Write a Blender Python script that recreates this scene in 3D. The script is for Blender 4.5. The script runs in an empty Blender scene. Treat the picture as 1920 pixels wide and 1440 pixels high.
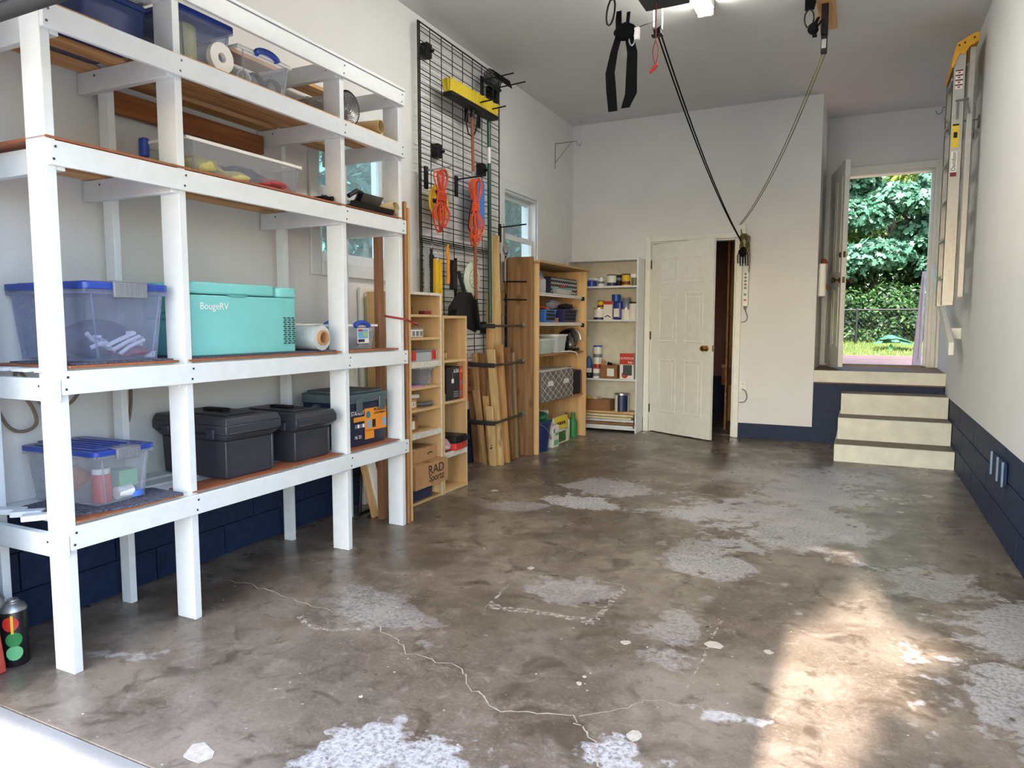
import bpy, math, random
from mathutils import Matrix, Vector
R = math.radians
random.seed(7)
S = bpy.context.scene
C = S.collection
# ------------------------------------------------------------------ camera, sky, sun, exposure
cam = bpy.data.cameras.new('camera'); cam.sensor_width = 36.0; cam.lens = 24.825; cam.clip_start = 0.02; cam.clip_end = 300
camo = bpy.data.objects.new('camera', cam); C.objects.link(camo)
camo.location = (0, 0, 1.2); camo.rotation_euler = (R(90 - 4.95), 0, R(26.25)); S.camera = camo
W = bpy.data.worlds.new('sky'); S.world = W; W.use_nodes = True
wn = W.node_tree.nodes; wl = W.node_tree.links
sky = wn.new('ShaderNodeTexSky'); sky.sky_type = 'NISHITA'; sky.sun_disc = False
sky.sun_elevation = R(35.4); sky.sun_rotation = R(180); sky.altitude = 200; sky.air_density = 1.0; sky.dust_density = 1.5; sky.ozone_density = 1.0
wl.new(sky.outputs[0], wn['Background'].inputs[0]); wn['Background'].inputs[1].default_value = 0.62
sun = bpy.data.lights.new('sun', 'SUN'); sun.energy = 12.5; sun.angle = R(0.8); sun.color = (1.0, 0.90, 0.82)
suno = bpy.data.objects.new('sun', sun); C.objects.link(suno); suno.location = (0, -8, 9)
suno.rotation_euler = (R(90 - 35.4), 0, 0)
S.view_settings.view_transform = 'Standard'; S.view_settings.look = 'None'; S.view_settings.gamma = 1.0
S.view_settings.use_curve_mapping = False; S.view_settings.exposure = 0.95
S.cycles.use_denoising = True; S.cycles.use_adaptive_sampling = True; S.cycles.adaptive_threshold = 0.08; S.cycles.max_bounces = 7; S.cycles.diffuse_bounces = 4; S.cycles.glossy_bounces = 4
S.cycles.transparent_max_bounces = 10; S.cycles.transmission_bounces = 4; S.cycles.sample_clamp_indirect = 8.0; S.cycles.caustics_refractive = False; S.cycles.caustics_reflective = False

# ------------------------------------------------------------------ helpers
def lin(c):
    return tuple(((v / 255) / 12.92 if v / 255 <= 0.04045 else ((v / 255 + 0.055) / 1.055) ** 2.4) for v in c)
MATS = {}
def mt(name, rgb, rough=0.5, metal=0.0, var=0.10, scale=14.0, bump=0.0, bscale=60.0, spec=0.5, emit=0.0, coat=0.0):
    if name in MATS: return MATS[name]
    m = bpy.data.materials.new(name); m.use_nodes = True; nt = m.node_tree; N = nt.nodes; L = nt.links
    b = N['Principled BSDF']; c = lin(rgb)
    tc = N.new('ShaderNodeTexCoord'); nz = N.new('ShaderNodeTexNoise'); nz.inputs['Scale'].default_value = scale; nz.inputs['Detail'].default_value = 4
    L.new(tc.outputs['Object'], nz.inputs['Vector'])
    r = N.new('ShaderNodeValToRGB'); r.color_ramp.elements[0].position = 0.3; r.color_ramp.elements[1].position = 0.7
    r.color_ramp.elements[0].color = tuple(v * (1 - var) for v in c) + (1,); r.color_ramp.elements[1].color = tuple(min(1, v * (1 + var * 0.6)) for v in c) + (1,)
    L.new(nz.outputs[0], r.inputs[0]); L.new(r.outputs[0], b.inputs['Base Color'])
    b.inputs['Roughness'].default_value = rough; b.inputs['Metallic'].default_value = metal; b.inputs['Specular IOR Level'].default_value = spec
    if coat: b.inputs['Coat Weight'].default_value = coat
    if emit:
        b.inputs['Emission Color'].default_value = c + (1,); b.inputs['Emission Strength'].default_value = emit
    if bump:
        n2 = N.new('ShaderNodeTexNoise'); n2.inputs['Scale'].default_value = bscale; n2.inputs['Detail'].default_value = 3
        L.new(tc.outputs['Object'], n2.inputs['Vector'])
        bp = N.new('ShaderNodeBump'); bp.inputs['Strength'].default_value = bump; bp.inputs['Distance'].default_value = 0.004
        L.new(n2.outputs[0], bp.inputs['Height']); L.new(bp.outputs[0], b.inputs['Normal'])
    MATS[name] = m; return m
def wood(name, c1, c2, axis='y', rough=0.6, knots=True, sc=1.0):
    if name in MATS: return MATS[name]
    m = bpy.data.materials.new(name); m.use_nodes = True; nt = m.node_tree; N = nt.nodes; L = nt.links; b = N['Principled BSDF']
    tc = N.new('ShaderNodeTexCoord'); mp = N.new('ShaderNodeMapping'); oi = N.new('ShaderNodeObjectInfo')
    s = {'x': (1.3, 22, 22), 'y': (22, 1.3, 22), 'z': (22, 22, 1.3)}[axis]
    mp.inputs['Scale'].default_value = tuple(v * sc for v in s)
    ad = N.new('ShaderNodeVectorMath'); ad.operation = 'ADD'; mu = N.new('ShaderNodeMath'); mu.operation = 'MULTIPLY'; mu.inputs[1].default_value = 17.0
    L.new(oi.outputs['Random'], mu.inputs[0]); L.new(tc.outputs['Object'], mp.inputs[0]); L.new(mp.outputs[0], ad.inputs[0]); L.new(mu.outputs[0], ad.inputs[1])
    nz = N.new('ShaderNodeTexNoise'); nz.inputs['Scale'].default_value = 1.0; nz.inputs['Detail'].default_value = 5; nz.inputs['Distortion'].default_value = 0.6
    L.new(ad.outputs[0], nz.inputs['Vector'])
    r = N.new('ShaderNodeValToRGB'); r.color_ramp.elements[0].position = 0.34; r.color_ramp.elements[1].position = 0.66
    r.color_ramp.elements[0].color = lin(c2) + (1,); r.color_ramp.elements[1].color = lin(c1) + (1,)
    L.new(nz.outputs[0], r.inputs[0]); col = r.outputs[0]
    if knots:
        vo = N.new('ShaderNodeTexVoronoi'); vo.inputs['Scale'].default_value = 0.33
        m2 = N.new('ShaderNodeMapping'); s2 = {'x': (9, 18, 18), 'y': (18, 9, 18), 'z': (18, 18, 9)}[axis]; m2.inputs['Scale'].default_value = s2
        L.new(tc.outputs['Object'], m2.inputs[0]); a2 = N.new('ShaderNodeVectorMath'); a2.operation = 'ADD'; L.new(m2.outputs[0], a2.inputs[0]); L.new(mu.outputs[0], a2.inputs[1]); L.new(a2.outputs[0], vo.inputs['Vector'])
        mr = N.new('ShaderNodeMapRange'); mr.inputs[1].default_value = 0.10; mr.inputs[2].default_value = 0.2; mr.inputs[3].default_value = 0.75; mr.inputs[4].default_value = 0.0
        L.new(vo.outputs['Distance'], mr.inputs[0]); mx = N.new('ShaderNodeMix'); mx.data_type = 'RGBA'
        L.new(mr.outputs[0], mx.inputs[0]); L.new(col, mx.inputs[6]); mx.inputs[7].default_value = tuple(v * 0.35 for v in lin(c2)) + (1,); col = mx.outputs[2]
    hs = N.new('ShaderNodeHueSaturation'); mr2 = N.new('ShaderNodeMapRange'); mr2.inputs[3].default_value = 0.82; mr2.inputs[4].default_value = 1.12
    L.new(oi.outputs['Random'], mr2.inputs[0]); L.new(mr2.outputs[0], hs.inputs['Value']); L.new(col, hs.inputs['Color']); L.new(hs.outputs[0], b.inputs['Base Color'])
    b.inputs['Roughness'].default_value = rough
    bp = N.new('ShaderNodeBump'); bp.inputs['Strength'].default_value = 0.15; bp.inputs['Distance'].default_value = 0.002
    L.new(nz.outputs[0], bp.inputs['Height']); L.new(bp.outputs[0], b.inputs['Normal'])
    MATS[name] = m; return m
def clear(name, rgb, solid=0.35, rough=0.25):
    if name in MATS: return MATS[name]
    m = bpy.data.materials.new(name); m.use_nodes = True; nt = m.node_tree; N = nt.nodes; L = nt.links; b = N['Principled BSDF']
    b.inputs['Base Color'].default_value = lin(rgb) + (1,); b.inputs['Roughness'].default_value = rough
    t = N.new('ShaderNodeBsdfTransparent'); t.inputs[0].default_value = tuple(0.5 + 0.5 * v for v in lin(rgb)) + (1,)
    lw = N.new('ShaderNodeLayerWeight'); lw.inputs[0].default_value = 0.25
    mr = N.new('ShaderNodeMapRange'); mr.inputs[3].default_value = solid; mr.inputs[4].default_value = min(1, solid + 0.5); L.new(lw.outputs['Facing'], mr.inputs[0])
    nz = N.new('ShaderNodeTexNoise'); nz.inputs['Scale'].default_value = 9; ml = N.new('ShaderNodeMath'); ml.operation = 'MULTIPLY_ADD'; ml.inputs[1].default_value = 0.1
    L.new(nz.outputs[0], ml.inputs[0]); L.new(mr.outputs[0], ml.inputs[2])
    mx = N.new('ShaderNodeMixShader'); L.new(ml.outputs[0], mx.inputs[0]); L.new(t.outputs[0], mx.inputs[1]); L.new(b.outputs[0], mx.inputs[2])
    L.new(mx.outputs[0], N['Material Output'].inputs['Surface']); MATS[name] = m; return m

class M:
    """collects shapes; out() links them as one mesh object"""
    def __init__(s): s.v = []; s.f = []; s.k = []; s.mi = 0; s.T = None
    def add(s, vs, fs):
        o = len(s.v)
        s.v += [tuple(s.T @ Vector(p)) if s.T else tuple(p) for p in vs]
        s.f += [tuple(i + o for i in f) for f in fs]; s.k += [s.mi] * len(fs); return s
    def box(s, x0, x1, y0, y1, z0, z1):
        return s.add([(x0, y0, z0), (x1, y0, z0), (x1, y1, z0), (x0, y1, z0), (x0, y0, z1), (x1, y0, z1), (x1, y1, z1), (x0, y1, z1)],
                     [(0, 3, 2, 1), (4, 5, 6, 7), (0, 1, 5, 4), (1, 2, 6, 5), (2, 3, 7, 6), (3, 0, 4, 7)])
    def fru(s, b, t, z0, z1):      # frustum: b, t = (x0, x1, y0, y1)
        return s.add([(b[0], b[2], z0), (b[1], b[2], z0), (b[1], b[3], z0), (b[0], b[3], z0), (t[0], t[2], z1), (t[1], t[2], z1), (t[1], t[3], z1), (t[0], t[3], z1)],
                     [(0, 3, 2, 1), (4, 5, 6, 7), (0, 1, 5, 4), (1, 2, 6, 5), (2, 3, 7, 6), (3, 0, 4, 7)])
    def bar(s, p, q, w, t, up=(0, 0, 1)):     # rectangular bar from p to q
        p = Vector(p); q = Vector(q); d = (q - p).normalized(); u = Vector(up)
        a = d.cross(u)
        if a.length < 1e-4: a = d.cross(Vector((1, 0, 0)))
        a.normalize(); b = a.cross(d); vs = []
        for e in (p, q):
            for i, j in ((-1, -1), (1, -1), (1, 1), (-1, 1)): vs.append(e + a * i * w / 2 + b * j * t / 2)
        return s.add(vs, [(0, 1, 2, 3), (7, 6, 5, 4), (0, 4, 5, 1), (1, 5, 6, 2), (2, 6, 7, 3), (3, 7, 4, 0)])
    def tube(s, pts, r, n=8, closed=False, r2=None, cap=True):
        pts = [Vector(p) for p in pts]; m = len(pts); vs = []; fs = []; a = None
        for i, p in enumerate(pts):
            d = (pts[(i + 1) % m] - pts[i - 1]) if closed else (pts[min(i + 1, m - 1)] - pts[max(i - 1, 0)])
            if d.length < 1e-9: d = Vector((0, 0, 1))
            d.normalize()
            if a is None:
                a = d.cross(Vector((0, 0, 1)))
                if a.length < 1e-3: a = d.cross(Vector((1, 0, 0)))
            else: a = a - d * a.dot(d)
            a.normalize(); b = d.cross(a); rr = r if r2 is None else r + (r2 - r) * i / (m - 1)
            for j in range(n):
                t = 2 * math.pi * j / n; vs.append(p + (a * math.cos(t) + b * math.sin(t)) * rr)
        for i in range(m if closed else m - 1):
            for j in range(n): fs.append((i * n + j, i * n + (j + 1) % n, ((i + 1) % m) * n + (j + 1) % n, ((i + 1) % m) * n + j))
        if not closed and cap: fs += [tuple(range(n))[::-1], tuple((m - 1) * n + j for j in range(n))]
        return s.add(vs, fs)
    def cyl(s, p, q, r, n=16, r2=None): return s.tube([p, q], r, n, False, r2)
    def lathe(s, prof, c=(0, 0, 0), n=24, axis='z', caps=True):
        vs = []; fs = []; m = len(prof)
        for (r, h) in prof:
            for j in range(n):
                t = 2 * math.pi * j / n; x, y = r * math.cos(t), r * math.sin(t)
                p = (x, y, h) if axis == 'z' else ((h, x, y) if axis == 'x' else (y, h, x))
                vs.append((p[0] + c[0], p[1] + c[1], p[2] + c[2]))
        for i in range(m - 1):
            for j in range(n): fs.append((i * n + j, i * n + (j + 1) % n, (i + 1) * n + (j + 1) % n, (i + 1) * n + j))
        if caps:
            if prof[0][0] > 1e-5: fs.append(tuple(range(n))[::-1])
            if prof[-1][0] > 1e-5: fs.append(tuple((m - 1) * n + j for j in range(n)))
        return s.add(vs, fs)
    def prism(s, poly, d0, d1, plane='xz'):    # polygon extruded along the third axis
        def P(a, b, d): return {'xz': (a, d, b), 'yz': (d, a, b), 'xy': (a, b, d)}[plane]
        n = len(poly); vs = [P(a, b, d0) for a, b in poly] + [P(a, b, d1) for a, b in poly]
        return s.add(vs, [tuple(range(n))[::-1], tuple(range(n, 2 * n))] + [(i, (i + 1) % n, n + (i + 1) % n, n + i) for i in range(n)])
    def rbox(s, x0, x1, y0, y1, z0, z1, r=0.02, n=3, flare=0.0):   # box with rounded vertical edges, flare widens the top
        P = []
        for cx, cy, a0 in ((x1 - r, y1 - r, 0), (x0 + r, y1 - r, 90), (x0 + r, y0 + r, 180), (x1 - r, y0 + r, 270)):
            for i in range(n + 1):
                t = R(a0 + 90 * i / n); P.append((cx + r * math.cos(t), cy + r * math.sin(t)))
        k = len(P); mx, my = (x0 + x1) / 2, (y0 + y1) / 2
        fx = 1 + 2 * flare / (x1 - x0); fy = 1 + 2 * flare / (y1 - y0)
        vs = [(a, b, z0) for a, b in P] + [(mx + (a - mx) * fx, my + (b - my) * fy, z1) for a, b in P]
        return s.add(vs, [tuple(range(k))[::-1], tuple(range(k, 2 * k))] + [(i, (i + 1) % k, k + (i + 1) % k, k + i) for i in range(k)])
    def blob(s, c, r, seed=0, n=10, m=7, amp=0.18):
        rnd = random.Random(seed); ph = [rnd.uniform(0, 6.28) for _ in range(6)]; vs = []; fs = []
        for i in range(m + 1):
            th = math.pi * i / m
            for j in range(n):
                t = 2 * math.pi * j / n
                k = 1 + amp * (math.sin(3 * t + ph[0] + 2 * th) + 0.6 * math.sin(5 * th + ph[1] + t * 2))
                vs.append((c[0] + r[0] * k * math.sin(th) * math.cos(t), c[1] + r[1] * k * math.sin(th) * math.sin(t), c[2] + r[2] * (math.cos(th) * (1 + amp * 0.4 * math.sin(2 * t + ph[2])))))
        for i in range(m):
            for j in range(n): fs.append((i * n + j, (i + 1) * n + j, (i + 1) * n + (j + 1) % n, i * n + (j + 1) % n))
        return s.add(vs, fs)
    def mesh(s, name):
        me = bpy.data.meshes.new(name); me.from_pydata(s.v, [], s.f); me.update()
        return me
    def out(s, name, mats, par=None, bev=0.0, smooth=35, world=False, bseg=2):
        if world and par is not None:
            Q = par.matrix_basis.copy(); g = par
            while g.parent: g = g.parent; Q = g.matrix_basis @ Q
            Q = Q.inverted(); s.v = [tuple(Q @ Vector(p)) for p in s.v]
        me = s.mesh(name); o = bpy.data.objects.new(name, me); C.objects.link(o)
        if not isinstance(mats, (list, tuple)): mats = [mats]
        for m in mats: me.materials.append(m)
        me.polygons.foreach_set('material_index', s.k)
        if smooth:
            me.polygons.foreach_set('use_smooth', [True] * len(me.polygons)); me.set_sharp_from_angle(angle=R(smooth))
        if bev:
            b = o.modifiers.new('bevel', 'BEVEL'); b.width = bev; b.segments = bseg; b.limit_method = 'ANGLE'; b.angle_limit = R(40)
        if par is not None: o.parent = par
        return o
def tag(o, label, cat=None, group=None, kind=None):
    o['label'] = label
    if cat: o['category'] = cat
    if group: o['group'] = group
    if kind: o['kind'] = kind
    return o
def T(name, label, cat, loc=(0, 0, 0), rz=0.0, group=None, rx=0.0, ry=0.0):
    o = bpy.data.objects.new(name, None); C.objects.link(o); o.empty_display_size = 0.05
    o.location = loc; o.rotation_euler = (rx, ry, rz); return tag(o, label, cat, group)
def struct(o, label=None):
    o['kind'] = 'structure'
    if label: o['label'] = label
    return o
def clone(o, par=None):
    c = o.copy(); C.objects.link(c); c.parent = par
    for ch in list(o.children): clone(ch, c)
    return c
def inst(me, name, par, loc, rz=0.0, scale=None):
    o = bpy.data.objects.new(name, me); C.objects.link(o); o.location = loc; o.rotation_euler = (0, 0, rz)
    if scale: o.scale = scale
    if par: o.parent = par
    return o
_dg = None
def text(body, mat, par, loc, rot, size, name='lettering', sx=1.0, align='CENTER', depth=0.0004, shear=0.0):
    cu = bpy.data.curves.new('lettering', 'FONT'); cu.body = body; cu.size = size; cu.extrude = depth; cu.align_x = align; cu.align_y = 'CENTER'; cu.resolution_u = 3; cu.shear = shear
    t = bpy.data.objects.new('lettering_curve', cu); C.objects.link(t)
    dg = bpy.context.evaluated_depsgraph_get(); me = bpy.data.meshes.new_from_object(t.evaluated_get(dg)); me.name = name
    bpy.data.objects.remove(t); bpy.data.curves.remove(cu)
    me.materials.clear(); me.materials.append(mat)
    o = bpy.data.objects.new(name, me); C.objects.link(o); o.location = loc; o.rotation_euler = rot; o.scale = (sx, 1, 1)
    if par is not None: o.parent = par
    return o
FX = (R(90), 0, R(90))      # lettering that faces +X
FY = (R(90), 0, 0)          # lettering that faces -Y

# ------------------------------------------------------------------ materials
WALL = mt('wall_paint', (224, 225, 224), 0.75, var=0.03, scale=3, bump=0.10, bscale=120)
CEIL = mt('ceiling_paint', (214, 216, 216), 0.9, var=0.03, scale=4, bump=0.08, bscale=90)
BLUE = mt('blue_block_paint', (28, 43, 72), 0.55, var=0.25, scale=25, bump=0.35, bscale=160, spec=0.25)
WHITE = mt('white_gloss_paint', (218, 223, 226), 0.35, var=0.04, scale=20, bump=0.05, bscale=80)
CREAM = mt('cream_trim_paint', (227, 228, 220), 0.4, var=0.05, scale=15, bump=0.04)
STEPW = mt('step_paint', (216, 215, 200), 0.55, var=0.12, scale=9, bump=0.2, bscale=90)
TREAD = mt('worn_tread', (120, 108, 92), 0.7, var=0.25, scale=20, bump=0.3)
PINE = wood('pine', (214, 168, 112), (178, 126, 76), 'y'); PINEZ = wood('pine_upright', (222, 184, 128), (196, 150, 96), 'z')
PINED = wood('pine_dark', (176, 116, 66), (132, 80, 42), 'y')
PLYZ = wood('plywood_face', (218, 184, 132), (198, 158, 106), 'z', knots=False, sc=0.55)
PLYY = wood('plywood_board', (210, 176, 126), (188, 148, 98), 'y', knots=False, sc=0.55)
HARD = mt('hardboard', (150, 88, 56), 0.6, var=0.15, scale=30)
BLACK = mt('black_plastic', (18, 18, 20), 0.5, var=0.15, scale=30, spec=0.3)
RUBBER = mt('black_rubber', (30, 30, 32), 0.7, var=0.3, scale=12, bump=0.3)
WIRE = mt('black_wire', (18, 17, 17), 0.45, 0.3)
STEEL = mt('steel', (170, 172, 174), 0.35, 0.9, var=0.1); GALV = mt('dull_steel', (120, 122, 122), 0.5, 0.8)
BRASS = mt('brass', (186, 140, 66), 0.22, 1.0); BRONZE = mt('dark_brass', (96, 78, 50), 0.35, 0.9)
CARD = mt('cardboard', (176, 134, 92), 0.8, var=0.1, scale=18); CARDD = mt('cardboard_dark', (140, 98, 64), 0.8, var=0.1)
WPL = mt('white_plastic', (232, 232, 228), 0.4, var=0.03); BPL = mt('blue_plastic', (40, 72, 170), 0.35, var=0.08)
GREY = mt('grey_plastic', (120, 122, 130), 0.45); RED = mt('red_plastic', (190, 44, 34), 0.4); YEL = mt('yellow_plastic', (226, 184, 34), 0.45)
ORG = mt('orange_cord', (226, 84, 34), 0.5); GRN = mt('green_plastic', (40, 130, 66), 0.45); INK = mt('black_ink', (22, 20, 20), 0.7, var=0.02)
WINK = mt('white_ink', (236, 236, 232), 0.6, var=0.02); PAPER = mt('white_paper', (230, 228, 220), 0.8, var=0.04)
CLEAR = clear('clear_plastic', (205, 210, 220), 0.13); CLEARB = clear('bluish_clear_plastic', (182, 192, 222), 0.14)
GLASS = clear('window_glass', (215, 235, 240), 0.05, 0.03)
# ------------------------------------------------------------------ room shell
def wallx(y): return -2.87 - 0.0183 * y       # inner face of the left wall (not quite square to the room)
FLH = 3.41
fm = bpy.data.materials.new('stained_concrete'); fm.use_nodes = True; nt = fm.node_tree; N = nt.nodes; L = nt.links; B = N['Principled BSDF']
tc = N.new('ShaderNodeTexCoord'); OB = tc.outputs['Object']
def nz(scale, det=5, vec=None, dist=0.0, rough=0.55):
    n = N.new('ShaderNodeTexNoise'); n.inputs['Scale'].default_value = scale; n.inputs['Detail'].default_value = det; n.inputs['Distortion'].default_value = dist; n.inputs['Roughness'].default_value = rough
    L.new(vec or OB, n.inputs['Vector']); return n.outputs[0]
def mr(v, a, b, c=0.0, d=1.0):
    m = N.new('ShaderNodeMapRange'); m.interpolation_type = 'SMOOTHSTEP'
    for i, x in enumerate((a, b, c, d)): m.inputs[i + 1].default_value = x
    L.new(v, m.inputs[0]); return m.outputs[0]
def mth(op, a, b):
    m = N.new('ShaderNodeMath'); m.operation = op
    for i, x in enumerate((a, b)):
        if isinstance(x, (int, float)): m.inputs[i].default_value = x
        else: L.new(x, m.inputs[i])
    return m.outputs[0]
def mixc(f, a, b):
    m = N.new('ShaderNodeMix'); m.data_type = 'RGBA'
    if isinstance(f, (int, float)): m.inputs[0].default_value = f
    else: L.new(f, m.inputs[0])
    for i, x in ((6, a), (7, b)):
        if isinstance(x, tuple): m.inputs[i].default_value = lin(x) + (1,)
        else: L.new(x, m.inputs[i])
    return m.outputs[2]
big = nz(0.9, 4, dist=0.8); med = nz(3.2, 4, dist=0.5); fine = nz(75, 4, rough=0.75)
col = mixc(mr(big, 0.35, 0.66), (106, 94, 82), (142, 130, 118))
col = mixc(mr(med, 0.42, 0.72, 0, 0.75), col, (90, 78, 67))
col = mixc(mr(fine, 0.48, 0.75, 0, 0.45), col, (164, 154, 140)); col = mixc(mr(fine, 0.45, 0.25, 0, 0.45), col, (64, 54, 43))
mot = nz(13, 4, dist=0.6, rough=0.72); mot2 = nz(5, 3, dist=1.0, rough=0.7); col = mixc(mr(mot, 0.52, 0.74, 0, 0.55), col, (160, 150, 138)); col = mixc(mr(mot2, 0.5, 0.3, 0, 0.75), col, (72, 61, 50)); col = mixc(mr(mot, 0.46, 0.28, 0, 0.6), col, (70, 59, 48))
edge = nz(7, 3, dist=0.4, rough=0.7); edge2 = nz(1.9, 3); edge3 = nz(30, 3, rough=0.7)
wob = mth('ADD', mth('MULTIPLY', mth('SUBTRACT', edge, 0.5), 3.2), mth('ADD', mth('MULTIPLY', mth('SUBTRACT', edge2, 0.5), 3.6), mth('MULTIPLY', mth('SUBTRACT', edge3, 0.5), 1.5)))
# pale patches of old spills: centre x, y, half sizes, rotation, strength
PATCH = [(-0.30, 5.15, 0.42, 1.30, -8, 0.62), (-0.22, 4.35, 0.36, 0.50, 0, 0.55), (-1.68, 4.40, 0.24, 0.22, 10, 0.95), (-1.55, 4.85, 0.28, 0.30, 40, 0.75), (-0.80, 4.40, 0.24, 0.42, 30, 0.8),
         (-0.58, 3.52, 0.30, 0.16, 0, 0.6), (-1.22, 1.52, 0.15, 0.11, 30, 0.8), (-1.00, 1.58, 0.14, 0.11, 20, 0.8), (-0.32, 2.15, 0.12, 0.045, 5, 0.9), (-0.57, 1.78, 0.10, 0.10, 0, 0.8),
         (0.52, 3.00, 0.22, 0.55, -10, 0.6), (0.34, 3.70, 0.22, 0.22, 0, 0.45), (-1.15, 2.90, 0.18, 0.16, 0, 0.45), (-1.95, 4.15, 0.22, 0.12, 30, 0.5), (-1.80, 2.35, 0.30, 0.12, -25, 0.35), (-0.60, 2.75, 0.12, 0.25, 0, 0.35),
         (-2.30, 1.62, 0.16, 0.06, 20, 0.5), (-0.70, 5.9, 0.30, 0.5, 0, 0.4), (0.58, 2.3, 0.16, 0.5, 0, 0.5)]
mask = None
for (cx, cy, rx, ry, a, st) in PATCH:
    mp = N.new('ShaderNodeMapping'); mp.vector_type = 'TEXTURE'; mp.inputs[1].default_value = (cx, cy, 0); mp.inputs[2].default_value = (0, 0, R(a)); mp.inputs[3].default_value = (rx, ry, 100)
    L.new(OB, mp.inputs[0]); ln = N.new('ShaderNodeVectorMath'); ln.operation = 'LENGTH'; L.new(mp.outputs[0], ln.inputs[0])
    v = mr(mth('ADD', ln.outputs['Value'], wob), 1.06, 0.76, 0.0, st)
    mask = v if mask is None else mth('MAXIMUM', mask, v)
mask = mth('MULTIPLY', mask, mr(nz(60, 3, rough=0.7), 0.32, 0.62, 0.25, 1.0))
col = mixc(mask, col, (204, 204, 208))
DARK = [(-1.35, 3.9, 0.5, 0.5, 0, 0.6), (-2.3, 3.3, 0.5, 0.9, 20, 0.6), (-1.1, 6.5, 1.2, 0.5, 0, 0.7), (0.42, 5.1, 0.25, 0.8, 0, 0.6), (-2.0, 5.3, 0.5, 1.2, 10, 0.6), (-1.2, 2.6, 0.4, 0.35, 0, 0.35), (-2.55, 2.3, 0.3, 0.7, 0, 0.5)]
dm = None
for (cx, cy, rx, ry, a, st) in DARK:
    mp = N.new('ShaderNodeMapping'); mp.vector_type = 'TEXTURE'; mp.inputs[1].default_value = (cx, cy, 0); mp.inputs[2].default_value = (0, 0, R(a)); mp.inputs[3].default_value = (rx, ry, 100)
    L.new(OB, mp.inputs[0]); ln = N.new('ShaderNodeVectorMath'); ln.operation = 'LENGTH'; L.new(mp.outputs[0], ln.inputs[0])
    v = mr(mth('ADD', ln.outputs['Value'], wob), 1.2, 0.3, 0.0, st); dm = v if dm is None else mth('MAXIMUM', dm, v)
col = mixc(mth('MULTIPLY', dm, mth('SUBTRACT', 1.0, mask)), col, (78, 66, 55))
vo = N.new('ShaderNodeTexVoronoi'); vo.inputs['Scale'].default_value = 15; L.new(OB, vo.inputs['Vector'])
dots = mth('MULTIPLY', mr(vo.outputs['Distance'], 0.075, 0.045), mr(nz(7, 2), 0.40, 0.6))
col = mixc(mth('MULTIPLY', dots, 0.85), col, (214, 210, 200))
L.new(col, B.inputs['Base Color'])
L.new(mth('ADD', mr(med, 0.35, 0.7, 0.26, 0.42), mth('MULTIPLY', mask, 0.3)), B.inputs['Roughness'])
B.inputs['Specular IOR Level'].default_value = 0.5
bp = N.new('ShaderNodeBump'); bp.inputs['Strength'].default_value = 0.12; bp.inputs['Distance'].default_value = 0.004; L.new(fine, bp.inputs['Height']); L.new(bp.outputs[0], B.inputs['Normal'])
CONC = fm
floor = struct(M().box(-3.3, 0.95, 1.2, 7.72, -0.15, 0).out('floor', CONC), 'stained glossy brown concrete garage floor with pale spill patches')
drive = struct(M().box(-9, 9, -14, 1.196, -0.16, -0.004).out('driveway', mt('driveway_concrete', (150, 149, 148), 0.85, var=0.12, scale=4, bump=0.2)))
CRK = mt('crack_filler', (176, 166, 152), 0.8, var=0.25, scale=60); PALE = mt('pale_spot_tone', (190, 182, 172), 0.7, var=.2, scale=50)
WORN = clear('worn_floor_paint', (182, 172, 158), 0.1, 0.7); _n = WORN.node_tree; _x = [k for k in _n.nodes if k.type == 'TEX_NOISE'][0]; _x.inputs['Scale'].default_value = 55; _m = _n.nodes.new('ShaderNodeMapRange'); _m.inputs[1].default_value = .42; _m.inputs[2].default_value = .58; _m.inputs[4].default_value = .8; _n.links.new(_x.outputs[0], _m.inputs[0]); _n.links.new(_m.outputs[0], [k for k in _n.nodes if k.type == 'MIX_SHADER'][0].inputs[0]); _c = _n.nodes.new('ShaderNodeTexCoord'); _n.links.new(_c.outputs['Object'], _x.inputs['Vector']); [k for k in _n.nodes if k.type == 'BSDF_TRANSPARENT'][0].inputs[0].default_value = (1, 1, 1, 1)
def ribbon(pts, w, name, mat, z=0.0012, jit=0.012, seed=1, sub=5):
    rnd = random.Random(seed); P = []
    for i in range(len(pts) - 1):
        a, b = pts[i], pts[i + 1]
        for k in range(sub):
            t = k / sub; j = 0 if (i == 0 and k == 0) else jit
            P.append((a[0] + (b[0] - a[0]) * t + rnd.uniform(-j, j), a[1] + (b[1] - a[1]) * t + rnd.uniform(-j, j)))
    P.append(pts[-1]); vs = []; fs = []
    for i, p in enumerate(P):
        q0 = P[max(i - 1, 0)]; q1 = P[min(i + 1, len(P) - 1)]; d = Vector((q1[0] - q0[0], q1[1] - q0[1])); d.normalize()
        h = w * rnd.uniform(0.35, 0.75); vs += [(p[0] - d.y * h, p[1] + d.x * h, z), (p[0] + d.y * h, p[1] - d.x * h, z)]
        if i: fs.append((2 * i - 2, 2 * i - 1, 2 * i + 1, 2 * i))
    return M().add(vs, fs).out(name, mat, floor, smooth=0)
ribbon([(-2.74, 2.26), (-2.61, 2.30), (-2.37, 2.29), (-2.13, 2.25), (-1.89, 2.23), (-1.71, 2.20), (-1.56, 2.14), (-1.44, 2.06), (-1.21, 2.04), (-1.11, 1.94), (-0.98, 1.86), (-0.86, 1.90), (-0.74, 1.93), (-0.68, 1.89), (-0.62, 1.81), (-0.58, 1.70), (-0.56, 1.4)], 0.0045, 'crack', CRK, jit=.016)
ribbon([(-0.73, 1.94), (-0.61, 2.06), (-0.57, 2.13), (-0.46, 2.15), (-0.30, 2.17), (-0.25, 2.17)], 0.003, 'crack', CRK, seed=2)
ribbon([(-1.38, 2.57), (-1.41, 2.85)], 0.010, 'paint_line', WORN, jit=0.004, seed=3)
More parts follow.
